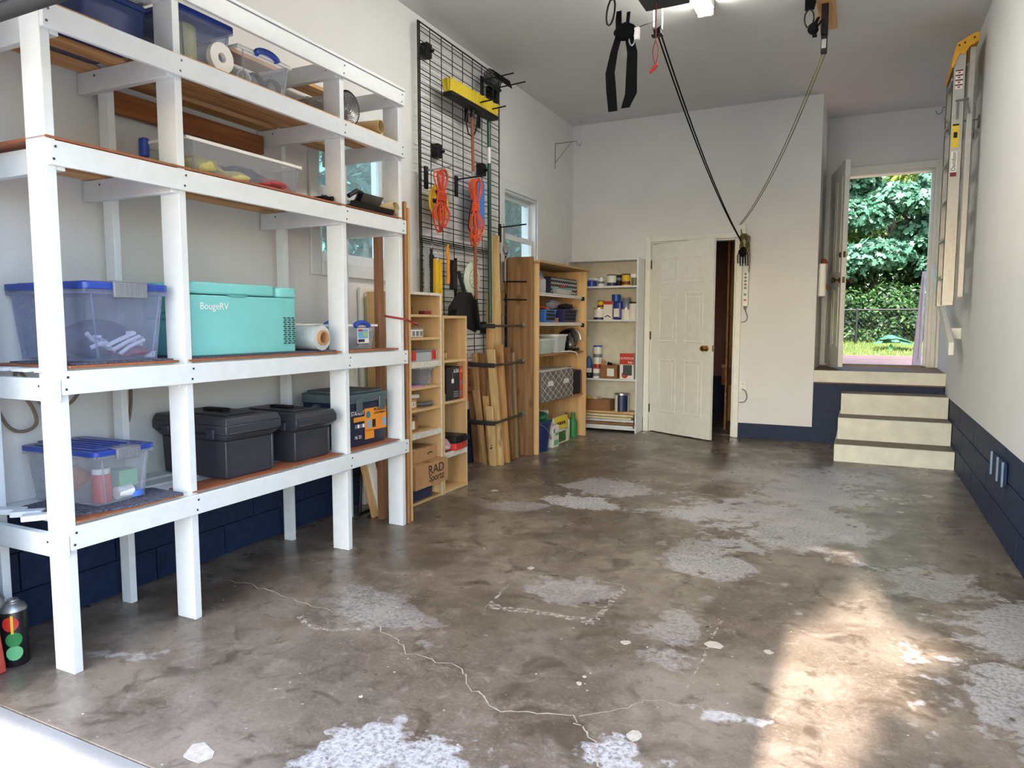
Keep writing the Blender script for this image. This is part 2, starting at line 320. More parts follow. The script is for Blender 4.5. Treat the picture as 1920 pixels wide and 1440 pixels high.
ribbon([(-1.38, 2.57), (-0.92, 2.62)], 0.05, 'paint_line', WORN, jit=0.008, seed=4); ribbon([(-1.30, 3.04), (-0.92, 3.05)], 0.009, 'paint_line', WORN, jit=0.006, seed=5)
ribbon([(-0.92, 3.05), (-0.92, 2.62)], 0.024, 'paint_line', WORN, jit=0.005, seed=6)
ribbon([(-2.02, 2.13), (-1.94, 2.08), (-1.86, 2.07), (-1.73, 2.13), (-1.69, 2.24), (-1.72, 2.40)], 0.024, 'paint_line', WORN, jit=0.004, seed=7)
ribbon([(-0.46, 2.85), (-0.47, 2.26)], 0.008, 'paint_line', WORN, jit=0.004, seed=8)
for i, (x, y, r) in enumerate([(-0.45, 2.62, .035), (-1.41, 3.07, .022), (-0.26, 2.65, .018), (-1.40, 1.74, .008), (-0.80, 2.13, .012), (-0.75, 2.49, .02), (-2.32, 4.42, .03), (0.10, 5.43, .03), (0.17, 5.64, .035), (0.19, 5.39, .025), (0.24, 5.42, .03), (0.28, 5.28, .02), (0.46, 5.61, .04), (0.27, 5.05, .025), (-0.03, 4.30, .05), (-1.62, 1.30, .05), (-0.55, 1.92, .03), (-0.80, 2.18, .008)]):
    rnd = random.Random(i); n = 9; ring = [(x + r * rnd.uniform(.6, 1.1) * math.cos(6.283 * k / n), y + r * rnd.uniform(.6, 1.1) * math.sin(6.283 * k / n)) for k in range(n)]
    M().prism(ring, 0.0, 0.0013, 'xy').out('pale_spot', PALE, floor, smooth=0)  # flat pale spots with ragged outlines

# left wall, built along its own axis: local y runs along the wall, local x = 0 is the inner face
LW = Matrix.Translation((-2.87, 0, 0)) @ Matrix.Rotation(0.0183, 4, 'Z')
def lwo(o): o.matrix_basis = LW; return o
w = M(); wins = [(3.33, 4.09, 1.57, 2.42), (5.86, 6.62, 1.57, 2.42)]; ys = [0.95, 3.33, 4.09, 5.86, 6.62, 7.75]
for i in range(5):
    if i in (1, 3):
        w.box(-0.16, 0, ys[i], ys[i + 1], 0.47, 1.57); w.box(-0.16, 0, ys[i], ys[i + 1], 2.42, FLH + .1)
    else: w.box(-0.16, 0, ys[i], ys[i + 1], 0.47, FLH + .1)
w.mi = 1; w.box(-0.16, -0.012, 0.95, 7.75, -0.1, 0.47)
wall_left = struct(lwo(w.out('wall_left', [WALL, BLUE])), 'white painted left wall with blue block base')
def courses(par, y0, y1, z0, z1, n, face, rot_axis='y', depth=0.03, L_=0.40, name='block', seed=0):
    """rows of painted concrete blocks proud of the wall's base; face = function (a, z) -> location"""
    h = (z1 - z0) / n; rnd = random.Random(seed); cache = {}
    for k in range(n):
        a = y0 - (L_ / 2 if k % 2 else 0)
        while a < y1 - 0.02:
            s0 = max(a, y0); s1 = min(a + L_, y1); ln = round(s1 - s0 - 0.008, 3)
            if ln > 0.03:
                key = (ln, round(h, 4))
                if key not in cache:
                    q = M()
                    if rot_axis == 'y': q.box(-depth, 0, 0, ln, 0.004, h - 0.003)
                    else: q.box(0, ln, 0, depth, 0.004, h - 0.003)
                    me = q.mesh(name); me.materials.append(BLUE); cache[key] = me
                loc = face(s0 + 0.004, z0 + k * h, rnd.uniform(-0.0015, 0.0015)); inst(cache[key], name, par, loc)
            a += L_
courses(wall_left, 0.95, 7.7, 0.0, 0.47, 3, lambda a, z, j: (0.0 + j, a, z))
# window joinery
LEAFG = None
def window(n, y0, y1, z0, z1):
    e = bpy.data.objects.new('window_%d' % n, None); C.objects.link(e); e.matrix_basis = LW @ Matrix.Translation((0, y0, z0)); struct(e, 'white double-hung window in the left wall')
    a = y1 - y0; h = z1 - z0; cw = 0.085
    for nm, b in (('casing', (0.001, 0.018, -cw, 0, -cw, h + cw)), ('casing', (0.001, 0.018, a, a + cw, -cw, h + cw)), ('casing', (0.001, 0.018, 0.002, a - .002, h, h + cw)), ('window_sill', (0.001, 0.03, 0.002, a - .002, -cw, 0))):
        M().box(*b).out(nm, WHITE, e, 0.004)
    q = M(); q.box(-.155, -.001, 0, 0.018, 0, h).box(-.155, -.001, a - .018, a, 0, h).box(-.155, -.001, .018, a - .018, h - .018, h).box(-.155, -.001, .018, a - .018, 0, .018); q.out('jamb', WHITE, e)
    for nm, zz0, zz1, xx in (('upper_sash', h * .5, h - .018, -.09), ('lower_sash', .018, h * .5 + .03, -.055)):
        s = M(); f = 0.045
        s.box(xx, xx + .03, .018, .018 + f, zz0, zz1).box(xx, xx + .03, a - .018 - f, a - .018, zz0, zz1).box(xx, xx + .03, .018 + f, a - .018 - f, zz0, zz0 + f).box(xx, xx + .03, .018 + f, a - .018 - f, zz1 - f, zz1)
        so = s.out(nm, WHITE, e, 0.003)
        M().box(xx + .012, xx + .016, .018 + f, a - .018 - f, zz0 + f, zz1 - f).out('pane', GLASS, so)
    M().box(-.052, -.022, a / 2 - .03, a / 2 + .03, h * .5 + .03, h * .5 + .045).out('sash_lock', STEEL, e, .003)
for i, b in enumerate(wins): window(i + 1, *b)

# back wall with the closet doorway, alcove, right wall, ceiling, front wall
BY = 7.66
w = M(); w.box(-3.2, -2.085, BY, BY + .12, .155, FLH + .1).box(-1.185, -.41, BY, BY + .12, .155, FLH + .1).box(-2.085, -1.185, BY, BY + .12, 2.075, FLH + .1)
w.box(-.53, -.41, BY + .12, 8.75, .70, FLH + .1); w.mi = 1; w.box(-3.2, -2.085, BY + .02, BY + .12, -.1, .155).box(-1.185, .80, BY + .02, BY + .12, -.1, .155).box(-.41, .80, BY + .02, BY + .12, .155, .60)
wall_back = struct(w.out('wall_back', [WALL, BLUE]), 'white back wall with drywall ending above a blue block base')
courses(wall_back, -1.13, .725, 0.0, .155, 1, lambda a, z, j: (a, BY + .012 + j, z), 'x', seed=3)
courses(wall_back, -3.0, -2.16, 0.0, .155, 1, lambda a, z, j: (a, BY + .012 + j, z), 'x', seed=4)
courses(wall_back, -.41, .725, .155, .61, 3, lambda a, z, j: (a, BY + .012 + j, z), 'x', seed=5)
EY = 8.62
w = M(); w.box(-.41, -.345, EY, EY + .14, .60, FLH + .1).box(.625, .80, EY, EY + .14, .60, FLH + .1).box(-.345, .625, EY, EY + .14, 2.80, FLH + .1).box(-.345, .625, EY, EY + .14, .3, .70)
wall_alcove = struct(w.out('wall_alcove', WALL), 'white alcove wall around the open rear doorway')
w = M(); w.box(.725, .88, .95, 8.76, .53, FLH + .1); w.mi = 1; w.box(.738, .88, .95, 8.76, -.1, .53)
wall_right = struct(w.out('wall_right', [WALL, BLUE]), 'white right wall above blue painted blocks')
courses(wall_right, .96, BY, 0, .53, 3, lambda a, z, j: (.757 + j, a, z), 'y', depth=.03, seed=6)
ceiling = struct(M().box(-3.3, .9, .95, 8.76, FLH, FLH + .1).out('ceiling', CEIL), 'pale painted garage ceiling')
w = M(); w.box(-3.3, -2.46, 1.02, 1.17, -.1, FLH).box(.60, .9, 1.02, 1.17, -.1, FLH).box(-2.46, .60, 1.02, 1.10, 2.62, FLH)
wall_front = struct(w.out('wall_front', WALL), 'front wall around the garage door opening')
gd = struct(bpy.data.objects.new('door_1', None), 'raised sectional garage door with black rubber bottom seal'); C.objects.link(gd); gd.location = (-.86, 1.17, 2.03)
for k in range(2): M().box(-1.45, 1.45, .005, .05, .05 + k * .3, .05 + k * .3 + .292).out('door_section', CREAM, gd, .006)
M().lathe([(.024, -1.44), (.024, 1.44)], (0, .028, .028), 14, 'x').out('bottom_seal', RUBBER, gd)
M().box(-1.45, 1.45, .0, .056, .036, .05).out('seal_retainer', GALV, gd)
landing = struct(M().box(-.41, .724, BY, 8.76, .60, .727).out('floor_landing', wood('landing_boards', (150, 108, 84), (110, 74, 56), 'x')), 'worn brown landing in front of the rear door')
M().box(-.41, .724, BY - .028, BY - .001, .613, .73).out('landing_fascia', STEPW, landing, .004)

# trims
t = M(); t.box(-2.145, -2.085, BY - .018, BY - .001, 0, 2.135).box(-1.185, -1.125, BY - .018, BY - .001, 0, 2.135).box(-2.085, -1.185, BY - .018, BY - .001, 2.075, 2.135)
t.box(-2.085, -2.065, BY, BY + .12, 0, 2.075).box(-1.205, -1.185, BY, BY + .12, 0, 2.075).box(-2.065, -1.205, BY, BY + .12, 2.055, 2.075)
struct(t.out('trim_1', CREAM, None, .004), 'cream casing around the closet doorway')
t = M(); t.box(.625, .70, EY - .02, EY - .001, .735, 2.87).box(-.405, -.345, EY - .02, EY - .001, .735, 2.87).box(-.345, .625, EY - .02, EY - .001, 2.80, 2.87)
t.box(.645, .66, EY - .028, EY - .02, .735, 2.86).box(.60, .625, EY + .02, EY + .14, .73, 2.80).box(-.345, -.32, EY, EY + .14, .73, 2.80).box(-.32, .60, EY, EY + .14, 2.775, 2.80)
struct(t.out('trim_2', CREAM, None, .003), 'cream casing around the rear doorway')
struct(M().box(.70, .724, EY - .12, EY - .022, .735, 2.92).out('trim_3', CREAM, None, .003)); struct(M().box(-.345, .625, EY + .0, EY + .15, .70, .742).out('trim_4', BRONZE, None, .003), 'threshold of the rear doorway')

# concrete steps
st = T('concrete_steps', 'three worn cream painted concrete steps up to the rear door', 'steps', (.27, 6.69, 0))
for k, (yf, z0, z1, xl) in enumerate([(6.69, 0, .147, -.173), (7.01, .147, .342, -.158), (7.32, .342, .535, -.145)]):
    q = M(); n = 14; rnd = random.Random(k)
    for i in range(n):
        a = xl + (.722 - xl) * i / n; b = xl + (.722 - xl) * (i + 1) / n; z = z0
        q.mi = 0; q.box(a, b, yf + rnd.uniform(0, .004), BY - .03, z, z1 - .0002)
    s_ = q.out('step', STEPW, st, 0, world=True)
    M().box(xl + .004, .718, yf + .02, {0: 7.005, 1: 7.315, 2: BY - .031}[k], z1 - .001, z1 + .003).out('worn_tread', TREAD, s_, world=True)
# closet behind the inner door
cl = struct(M().box(-2.4, -.6, BY + .12, 9.6, -.15, 0).out('floor_closet', CONC))
CLW = mt('closet_wall', (150, 112, 100), 0.8, var=0.08)
w = M(); w.box(-2.4, -.6, 9.6, 9.7, 0, 2.7).box(-2.5, -2.4, BY + .12, 9.7, 0, 2.7).box(-.7, -.6, BY + .12, 9.7, 0, 2.7).box(-2.5, -.6, BY + .12, 9.7, 2.7, 2.8)
wc = struct(w.out('wall_closet', CLW)); M().box(-2.39, -.72, 9.57, 9.599, 0, .5).out('blue_base', BLUE, wc)
M().box(-1.45, -1.36, 8.9, 8.99, 0, 2.5).out('stud', PINEZ, wc); M().box(-1.36, -1.34, 8.2, 8.3, 0, 2.68).out('stud', PINED, wc)
# ------------------------------------------------------------------ white storage rack along the left wall
rack = T('storage_rack', 'tall white painted wooden storage rack along the left wall', 'shelf unit', (-2.365, 1.42, 0), 0.0128)
PY = [0.0, .497, 1.469, 1.974]          # front faces of the four frames
LV = {'d': .436, 'c': .962, 'b': 1.708, 'a': 2.136, 'e': 2.425}
SCR = mt('screw_head', (90, 92, 96), .4, .8)
sm = M().lathe([(.0045, 0), (.0045, .0015), (.0, .002)], (0, 0, 0), 8, 'x').mesh('screw'); sm.materials.append(SCR)
sm2 = M().lathe([(.0045, 0), (.0045, -.0015), (.0, -.002)], (0, 0, 0), 8, 'y').mesh('screw'); sm2.materials.append(SCR)
for k, y in enumerate(PY):
    M().box(-.106, -.003, y, y + .032, 0, 2.50).out('post', WHITE, rack, .002)
    M().box(-.45, -.392, y, y + .03, 0, 2.50).out('rear_post', WHITE, rack, .002)
for lv, z in LV.items():
    r_ = M().box(-.003, .016, .002 if lv != 'e' else .1, 2.02, z, z + .078).out('rail', WHITE, rack, .002)
    for k, y in enumerate(PY):
        for dz in (.018, .058):
            inst(sm, 'screw', r_, (.016, y + .016 + (.004 if dz > .03 else -.003), z + dz))
        if k == 0 and lv in 'cd': c_ = M().box(-.515, .012, y - .03, y - .001, z - .02, z + .055).out('end_rail', WHITE, rack, .002); yy = y - .03
        elif k == 0: c_ = M().box(-.515, -.004, y + .033, y + .062, z - .012, z + .072).out('cross_rail', WHITE, rack, .002); yy = y + .033
        else: c_ = M().box(-.525, -.004, y - .031, y - .001, z - .012, z + .072).out('cross_rail', WHITE, rack, .002); yy = y - .031
        for xx in (-.06, -.42): inst(sm2, 'screw', c_, (xx, yy, z + .03 + .02 * (xx < -.2)))
def plank(n, x0, x1, y0, y1, z0, z1, m): return M().box(x0, x1, y0, y1, z0, z1).out(n, m, rack, .0015)
ZA = LV['a'] + .073; ZB = LV['b'] + .073; ZC = LV['c'] + .073; ZD = LV['d'] + .073; ZE = LV['e'] + .073
for i, (x0, x1, y0, y1) in enumerate([(-.51, -.42, -.28, .49), (-.33, -.25, -.03, .49), (-.17, -.09, .25, .49), (-.51, -.42, .49, 1.47), (-.37, -.28, .49, 1.47), (-.275, -.18, .49, 1.47), (-.175, -.09, .49, 1.47), (-.085, -.004, .49, 1.47), (-.51, -.40, 1.47, 2.0), (-.3, -.2, 1.47, 2.0), (-.09, -.004, 1.47, 2.0), (-.085, -.004, -.0, .24)]):
    plank('shelf_board', x0, x1, y0, y1, ZA, ZA + .018, PINE if i != 2 else PINEZ)
for x0, x1 in ((-.50, -.38), (-.10, -.01)): plank('shelf_board', x0, x1, .05, 2.0, ZB, ZB + .012, PINE)
plank('shelf_panel', -.50, -.002, .0, 2.0, ZB + .0125, ZB + .022, HARD)
for zz in (ZC, ZD):
    for x0, x1 in ((-.50, -.40), (-.36, -.27), (-.23, -.14), (-.10, -.02)): plank('shelf_board', x0, x1, -.02 if zz == ZC else .03, 1.98, zz, zz + .012, WHITE)
plank('shelf_panel', -.42, .006, .035, .462, ZC + .0125, ZC + .021, HARD); plank('shelf_panel', -.42, .006, .51, 1.435, ZC + .0125, ZC + .021, HARD); plank('shelf_panel', -.42, .006, 1.51, 1.94, ZC + .0125, ZC + .021, HARD)
plank('shelf_panel', -.30, .004, .035, .46, ZD + .0125, ZD + .018, HARD); plank('shelf_panel', -.14, .004, .505, 1.435, ZD + .0125, ZD + .018, HARD); plank('shelf_panel', -.3, .004, 1.505, 1.94, ZD + .0125, ZD + .018, HARD)
for x0, x1 in ((-.5, -.38), (-.12, -.02)): plank('shelf_board', x0, x1, .1, 2.0, ZE, ZE + .02, PINE)
plank('top_trim', -.003, .022, .1, 2.02, ZE + .008, ZE + .022, WHITE)
for i in range(3):  # white off-cut blocks at the near end of the lowest shelf
    o = M().box(-.05, .05, -.022, .022, 0, .02).out('wood_block', WHITE, None, .003); o.location = (-2.70 + i * .085, 1.425 + .012 * (i % 2), ZD + .0125); o.rotation_euler = (0, 0, .5 + .2 * i)
    o.location.z += 0; tag(o, 'white painted off-cut block on the rack end, %s' % ('nearest the wall', 'middle one of three', 'nearest the front post')[i], 'wood block', 'white off-cut blocks')
lg = M().box(-2.875, -2.845, 1.97, 2.83, 2.08, 2.172).out('ledger_board', wood('ledger', (168, 104, 54), (120, 66, 30), 'y'), None, .003); tag(lg, 'brown knotty plank fixed to the wall behind the rack', 'plank')
MATT = mt('speckled_mat', (92, 94, 112), .95, var=.95, scale=130, bump=.6, bscale=300)
CZ = ZC + .0215; DZ = ZD + .0185; BZ = ZB + .0225; AZ = ZA + .0185
tag(M().box(-2.74, -2.39, 1.475, 1.875, CZ, CZ + .006).out('shelf_mat', MATT), 'speckled grey mat under the large clear bin', 'mat', 'speckled shelf mats')
tag(M().box(-2.74, -2.40, 1.955, 2.84, CZ, CZ + .006).out('shelf_mat', MATT), 'speckled grey mat under the turquoise cooler', 'mat', 'speckled shelf mats')
tag(M().prism([(-2.72, 1.45), (-2.44, 1.475), (-2.37, 1.66), (-2.37, 1.88), (-2.56, 1.885), (-2.74, 1.60)], DZ, DZ + .006, 'xy').out('shelf_mat', MATT), 'speckled grey mat under the small blue lidded bin', 'mat', 'speckled shelf mats')

# ------------------------------------------------------------------ bins
def bin_(label, loc, rz, lx, ly, h, lid=None, mat=None, latch=None, handle=None, name='storage_bin', taper=.02, group='clear plastic storage bins'):
    """open tub with thin walls; lid, end latches, arched handle are parts"""
    t = T(name, label, 'storage bin', loc, rz, group); mat = mat or CLEAR
    b = (-lx / 2 + taper, lx / 2 - taper, -ly / 2 + taper, ly / 2 - taper); q = M()
    q.rbox(*b, 0, .004, .02, 3); 
    P = []; n = 4
    for rr, z0, z1, fl in ((0, .002, h * .86, taper * .8),):
        k = M(); k.rbox(*b, z0, z1, .025, n, fl); q.v += [v for v in k.v]; o = len(q.v) - len(k.v); q.f += [tuple(i + o for i in f) for f in k.f[2:]]; q.k += [0] * (len(k.f) - 2)
    q.out('tub', mat, t, 0)
    r = M(); w_ = .012; x0, x1, y0, y1 = -lx / 2, lx / 2, -ly / 2, ly / 2
    r.box(x0, x1, y0, y0 + w_, h * .84, h * .93).box(x0, x1, y1 - w_, y1, h * .84, h * .93).box(x0, x0 + w_, y0 + w_, y1 - w_, h * .84, h * .93).box(x1 - w_, x1, y0 + w_, y1 - w_, h * .84, h * .93)
    r.out('rim', mat if lid else WPL, t, .003)
    for sx in (-1, 1):       # moulded ribs down the corners
        for sy in (-1, 1):
            M().bar((sx * (lx / 2 - taper * 1.05), sy * (ly / 2 - taper * 1.5 - .02), .01), (sx * (lx / 2 - .006), sy * (ly / 2 - .03), h * .84), .006, .005).out('rib', mat, t)
    if lid:
        l = M(); l.rbox(x0 - .008, x1 + .008, y0 - .008, y1 + .008, h * .90, h * .985, .03, 4); l.rbox(x0 + .02, x1 - .02, y0 + .02, y1 - .02, h * .985, h, .03, 4)
        lo = l.out('lid', lid, t, .006)
        for i in range(5): M().box(x0 + .07, x1 - .07, y0 + .05 + i * (ly - .12) / 4, y0 + .062 + i * (ly - .12) / 4, h, h + .003).out('lid_ridge', lid, lo, .001)
    if latch:
        for sx in (-1, 1):
            xx = sx * (lx / 2 + .009); q = M(); q.box(min(xx, xx + sx * .012), max(xx, xx + sx * .012), -ly * .2, ly * .2, h * .80, h * .99); q.box(min(xx - sx * .03, xx + sx * .012), max(xx - sx * .03, xx + sx * .012), -ly * .2, ly * .2, h * .985, h * 1.01)
            lo = q.out('latch', latch, t, .004)
            for i in range(5): M().box(xx + sx * .012 - .002, xx + sx * .012 + .002, -ly * .14 + i * ly * .07 - .002, -ly * .14 + i * ly * .07 + .002, h * .83, h * .98).out('latch_ridge', latch, lo)
    if handle:
        for sx in (-1, 1):
            pts = [(sx * (lx / 2 + .004), ly * .2 * a, h * (.84 + .15 * math.sqrt(max(0, 1 - a * a)))) for a in (-1, -.9, -.6, -.3, 0, .3, .6, .9, 1)]
            M().tube(pts, .014, 8).out('handle', handle, t)
    return t
def lump(label, cat, name, c, r, mat, seed, group=None, amp=.2):
    o = M().blob((0, 0, r[2]), r, seed, 14, 9, amp).out(name, mat, None, 0, 80); o.location = c; return tag(o, label, cat, group)
BLUEL = mt('blue_lid', (36, 66, 156), .3, var=.06)
# lowest shelf: small bin with blue lid
bin_('small clear bin with blue lid and grey latches on lowest shelf', (-2.645, 1.685, DZ + .0075), .06, .40, .245, .205, BLUEL, None, GREY)
lump('orange cloth bundle inside the small blue lidded bin', 'cloth', 'cloth_bundle', (-2.77, 1.69, DZ + .013), (.04, .06, .05), mt('orange_cloth', (222, 120, 70), .8), 3)
jar = T('jar', 'red jar with a white cap inside the small blue lidded bin', 'jar', (-2.50, 1.635, DZ + .013)); M().lathe([(.034, .0), (.034, .095), (.028, .105)], (0, 0, 0), 18).out('body', RED, jar); M().lathe([(.03, .105), (.03, .125)], (0, 0, 0), 18).out('cap', WPL, jar)
tag(M().box(-2.56, -2.49, 1.70, 1.775, DZ + .05, DZ + .115).out('small_box', mt('pale_green_card', (120, 184, 140), .7), None, .003), 'pale green box inside the small blue lidded bin', 'box')
q = T('small_bottle', 'pale bottle lying inside the small blue lidded bin', 'bottle', (-2.485, 1.71, DZ + .035)); M().lathe([(.024, -.03), (.024, .03), (.012, .036)], (0, 0, 0), 14, 'y').out('body', WPL, q); M().lathe([(.013, .036), (.013, .05)], (0, 0, 0), 12, 'y').out('cap', BPL, q)
q = T('tape_roll', 'blue masking tape roll inside the small blue lidded bin', 'tape', (-2.49, 1.755, DZ + .0135)); M().lathe([(.02, 0), (.034, 0), (.034, .02), (.02, .02), (.02, 0)], (0, 0, 0), 18, caps=False).out('ring', mt('blue_tape', (70, 120, 210), .6), q)
# toolboxes
def toolbox(label, loc, rz, lx, ly, h):
    t = T('tool_box', label, 'toolbox', loc, rz, 'black toolboxes on the lowest shelf'); m = mt('toolbox_plastic', (50, 52, 60), .42, var=.12, scale=24, bump=.1, bscale=200)
    q = M(); a = (-lx / 2 + .04, lx / 2 - .04, -ly / 2 + .028, ly / 2 - .028); b = (-lx / 2 + .035, lx / 2 - .035, -ly / 2 + .022, ly / 2 - .022); c = (-lx / 2 + .006, lx / 2 - .006, -ly / 2 + .004, ly / 2 - .004)
    q.fru(a, b, 0, h * .60); q.fru(b, c, h * .60, h * .70); q.out('body', m, t, .006)
    q = M(); d = (-lx / 2, lx / 2, -ly / 2, ly / 2); e = (-lx / 2 + .012, lx / 2 - .012, -ly / 2 + .012, ly / 2 - .012); q.fru(c, d, h * .705, h * .73); q.fru(d, d, h * .73, h * .86); q.fru(d, e, h * .86, h * .97); lo = q.out('lid', m, t, .006)
    M().box(-lx * .32, lx * .32, -ly * .28, ly * .28, h * .968, h).out('lid_panel', m, lo, .004)
    M().box(-lx * .14, lx * .14, -.02, .02, h, h + .014).out('handle', BLACK, lo, .004)
    for s in (-1, 1): M().box(s * lx * .3 - .025, s * lx * .3 + .025, -ly / 2 - .008, -ly / 2 + .004, h * .64, h * .80).out('latch', GREY if s > 5 else m, t, .003)
    M().box(lx / 2 - .004, lx / 2 + .006, -ly / 2 + .02, ly / 2 - .02, h * .72, h * .745).out('lid_seam', m, lo, .002)
    for s in (-1, 1): M().box(lx / 2 - .042, lx / 2 - .03, s * (ly / 2 - .026) - .006, s * (ly / 2 - .026) + .006, .01, h * .6).out('corner_rib', m, t, .003)
    return t
toolbox('large black toolbox with flared lid in the middle of lowest shelf', (-2.62, 2.27, DZ), -.02, .48, .31, .275)
toolbox('smaller black toolbox between the large one and the cooler', (-2.62, 2.675, DZ), .0, .46, .29, .245)
# hard cooler with orange sticker
t = T('ice_chest', 'dark blue hard cooler with grey lid and orange sticker on lowest shelf', 'cooler', (-2.60, 3.14, DZ), .0)
NAVY = mt('navy_plastic', (32, 38, 62), .4, var=.06); LIDG = mt('cooler_lid', (72, 86, 92), .45)
q = M(); q.rbox(-.155, .155, -.165, .165, 0, .235, .02, 3, .008); q.out('body', NAVY, t, .004)
q = M(); q.rbox(-.168, .168, -.18, .18, .236, .285, .025, 4); q.rbox(-.15, .15, -.16, .16, .285, .30, .03, 4); q.out('lid', LIDG, t, .005)
for y in (-.09, .11): M().box(.165, .178, y - .025, y + .025, .185, .262).out('latch', LIDG, t, .004)
M().lathe([(.03, -.172), (.03, -.19), (.02, -.195)], (-.05, 0, .20), 18, 'y').out('side_knob', LIDG, t)
STK = mt('orange_sticker', (222, 138, 40), .5, var=.04)
q = M(); q.box(.1625, .1645, -.035, .16, .075, .20); q.box(.1625, .1645, -.035, .045, .03, .078); q.box(.1625, .1645, -.13, -.035, .135, .16); q.out('sticker', STK, t)
text('STANLEY', WINK, t, (.1655, -.098, .182), FX, .034, sx=.8); text('PRO-GRADE', INK, t, (.1652, .10, .187), FX, .026, sx=.78); text('LIFETIME WARRANTY', INK, t, (.1652, .10, .167), FX, .015, sx=.75)
for i in range(4): M().box(.1625, .1640, -.12 + .022 * i, -.105 + .022 * i, .10, .12).out('pictogram', WINK if i % 2 else GREY, t)
for i, s in enumerate(('16', '21')): text(s, WINK, t, (.1655, -.115 + .035 * i, .05), FX, .026)
M().lathe([(.02, 0), (.02, .001)], (.1645, -.005, .165), 18, 'x').out('round_emblem', mt('teal_ink', (60, 120, 130), .5), t)
for y in (-.012, .03, .125): M().box(.1646, .1652, y, y + .03, .09, .135).out('pictogram', INK if y > 0 and y < .1 else mt('blue_ink', (120, 160, 200), .5), t)
# ------------------------------------------------------------------ middle shelf
bin_('large clear bin with blue lid holding straps, near end of middle shelf', (-2.65, 1.715, CZ + .0065), .0, .47, .33, .285, BLUEL, CLEARB, GREY, taper=.025)
STR = mt('white_webbing', (214, 216, 226), .8); rnd = random.Random(4)
for i in range(3):
    pts = [(-2.47 + .02 * math.sin(k * 1.1 + i), 1.60 + k * .022 + .03 * math.sin(k * 1.7 + i * 2), CZ + .055 + .03 * math.sin(k * .9 + i) + .012 * i) for k in range(10)]
    o = M().tube(pts, .008, 6).out('webbing_strap', STR); tag(o, ('white webbing strap in the large clear bin, lowest coil', 'white webbing strap in the large clear bin, middle coil', 'white webbing strap in the large clear bin, topmost coil')[i], 'strap', 'white webbing straps')
lump('dark blue cloth heap in the large clear bin', 'cloth', 'cloth_bundle', (-2.66, 1.74, CZ + .013), (.15, .11, .07), mt('navy_cloth', (50, 56, 92), .9), 5)
lump('dark red cloth at the bottom of the large clear bin', 'cloth', 'cloth_bundle', (-2.49, 1.78, CZ + .012), (.045, .09, .02), mt('maroon_cloth', (130, 44, 74), .9), 6)
q = T('tape_roll', 'clear tape roll in the corner of the large clear bin', 'tape', (-2.475, 1.835, CZ + .0125)); M().lathe([(.012, 0), (.022, 0), (.022, .022), (.012, .022), (.012, 0)], (0, 0, 0), 16, caps=False).out('ring', WPL, q)
# turquoise powered cooler
t = T('portable_fridge', 'turquoise powered cooler with vent grille on middle shelf', 'cooler', (-2.57, 2.285, CZ + .0065), -.015)
TQ = mt('turquoise_plastic', (122, 198, 196), .38, var=.05, scale=8); TQ2 = mt('turquoise_dark', (92, 166, 166), .45)
q = M(); q.rbox(-.15, .15, -.295, .295, 0, .252, .025, 4, .004); q.out('body', TQ, t, .006)
lo = M(); lo.rbox(-.156, .156, -.30, .165, .256, .305, .03, 4); lo = lo.out('lid', TQ, t, .008); q = M(); q.rbox(-.156, .156, .17, .30, .254, .30, .025, 4); q.out('control_housing', TQ, t, .008)
M().prism([(-.12, .256), (.0, .256), (-.03, .246), (-.09, .246)], .150, .160, 'yz').out('lid_pull', TQ2, lo, .002)
text('BougeRV', WINK, t, (.1555, -.18, .205), FX, .041, sx=.95)
for i in range(13):
    for j in range(3): M().box(.1535, .1555, .205 + j * .026 + (.006 if i % 2 else 0), .222 + j * .026 + (.004 if i % 2 else 0), .040 + i * .0098, .0445 + i * .0098).out('vent_slot', INK, t)
M().box(-.09, .09, -.325, -.298, .15, .18).out('carry_handle', TQ2, t, .006)
# stretch wrap roll
t = T('stretch_wrap_roll', 'roll of clear stretch wrap lying beside the turquoise cooler', 'roll', (-2.58, 2.745, CZ + .069)); 
M().lathe([(.037, -.17), (.060, -.17), (.062, .17), (.037, .17)], (0, 0, 0), 28, 'x', caps=False).out('film', mt('film', (196, 204, 208), .2, var=.1, scale=60, coat=.3), t)
M().lathe([(.028, -.18), (.037, -.18), (.037, .185), (.028, .185), (.028, -.18)], (0, 0, 0), 24, 'x', caps=False).out('core', CARD, t)
# flat case behind it, small bin with white rim and blue handle
t = T('flat_case', 'clear flat case with a dark label behind the wrap roll', 'case', (-2.707, 2.975, CZ)); M().rbox(-.042, .042, -.165, .165, 0, .12, .015, 3).out('tub', CLEAR, t, .004); M().rbox(-.046, .046, -.17, .17, .121, .14, .015, 3).out('lid', WPL, t, .004); M().box(-.02, .04, -.03, .08, .140, .142).out('label_card', NAVY, t)
bin_('small clear bin with white rim, blue handle and printed label', (-2.553, 3.11, CZ + .001), .0, .2, .30, .145, None, CLEAR, None, BPL)
t = M(); t.mi = 0; t.box(0, .001, -.05, .05, 0, .082); t.mi = 1; t.box(.001, .0014, -.044, .044, .026, .076); t.mi = 2; t.box(.001, .0014, -.044, .012, .006, .022); t.mi = 3; t.box(.0014, .0018, .0, .035, .035, .062)
o = t.out('printed_label', [PAPER, mt('sky_print', (110, 170, 214), .5), NAVY, mt('leaf_print', (150, 190, 120), .5)]); o.location = (-2.4575, 3.13, CZ + .032); tag(o, 'printed label stuck on the small white rimmed bin', 'label')
M().box(.0014, .0019, -.042, -.005, .066, .076).out('red_logo', RED, o)
lump('grey plastic sheeting inside the white rimmed bin', 'sheeting', 'plastic_sheeting', (-2.555, 3.11, CZ + .006), (.055, .09, .035), mt('grey_sheeting', (150, 152, 160), .5), 8)
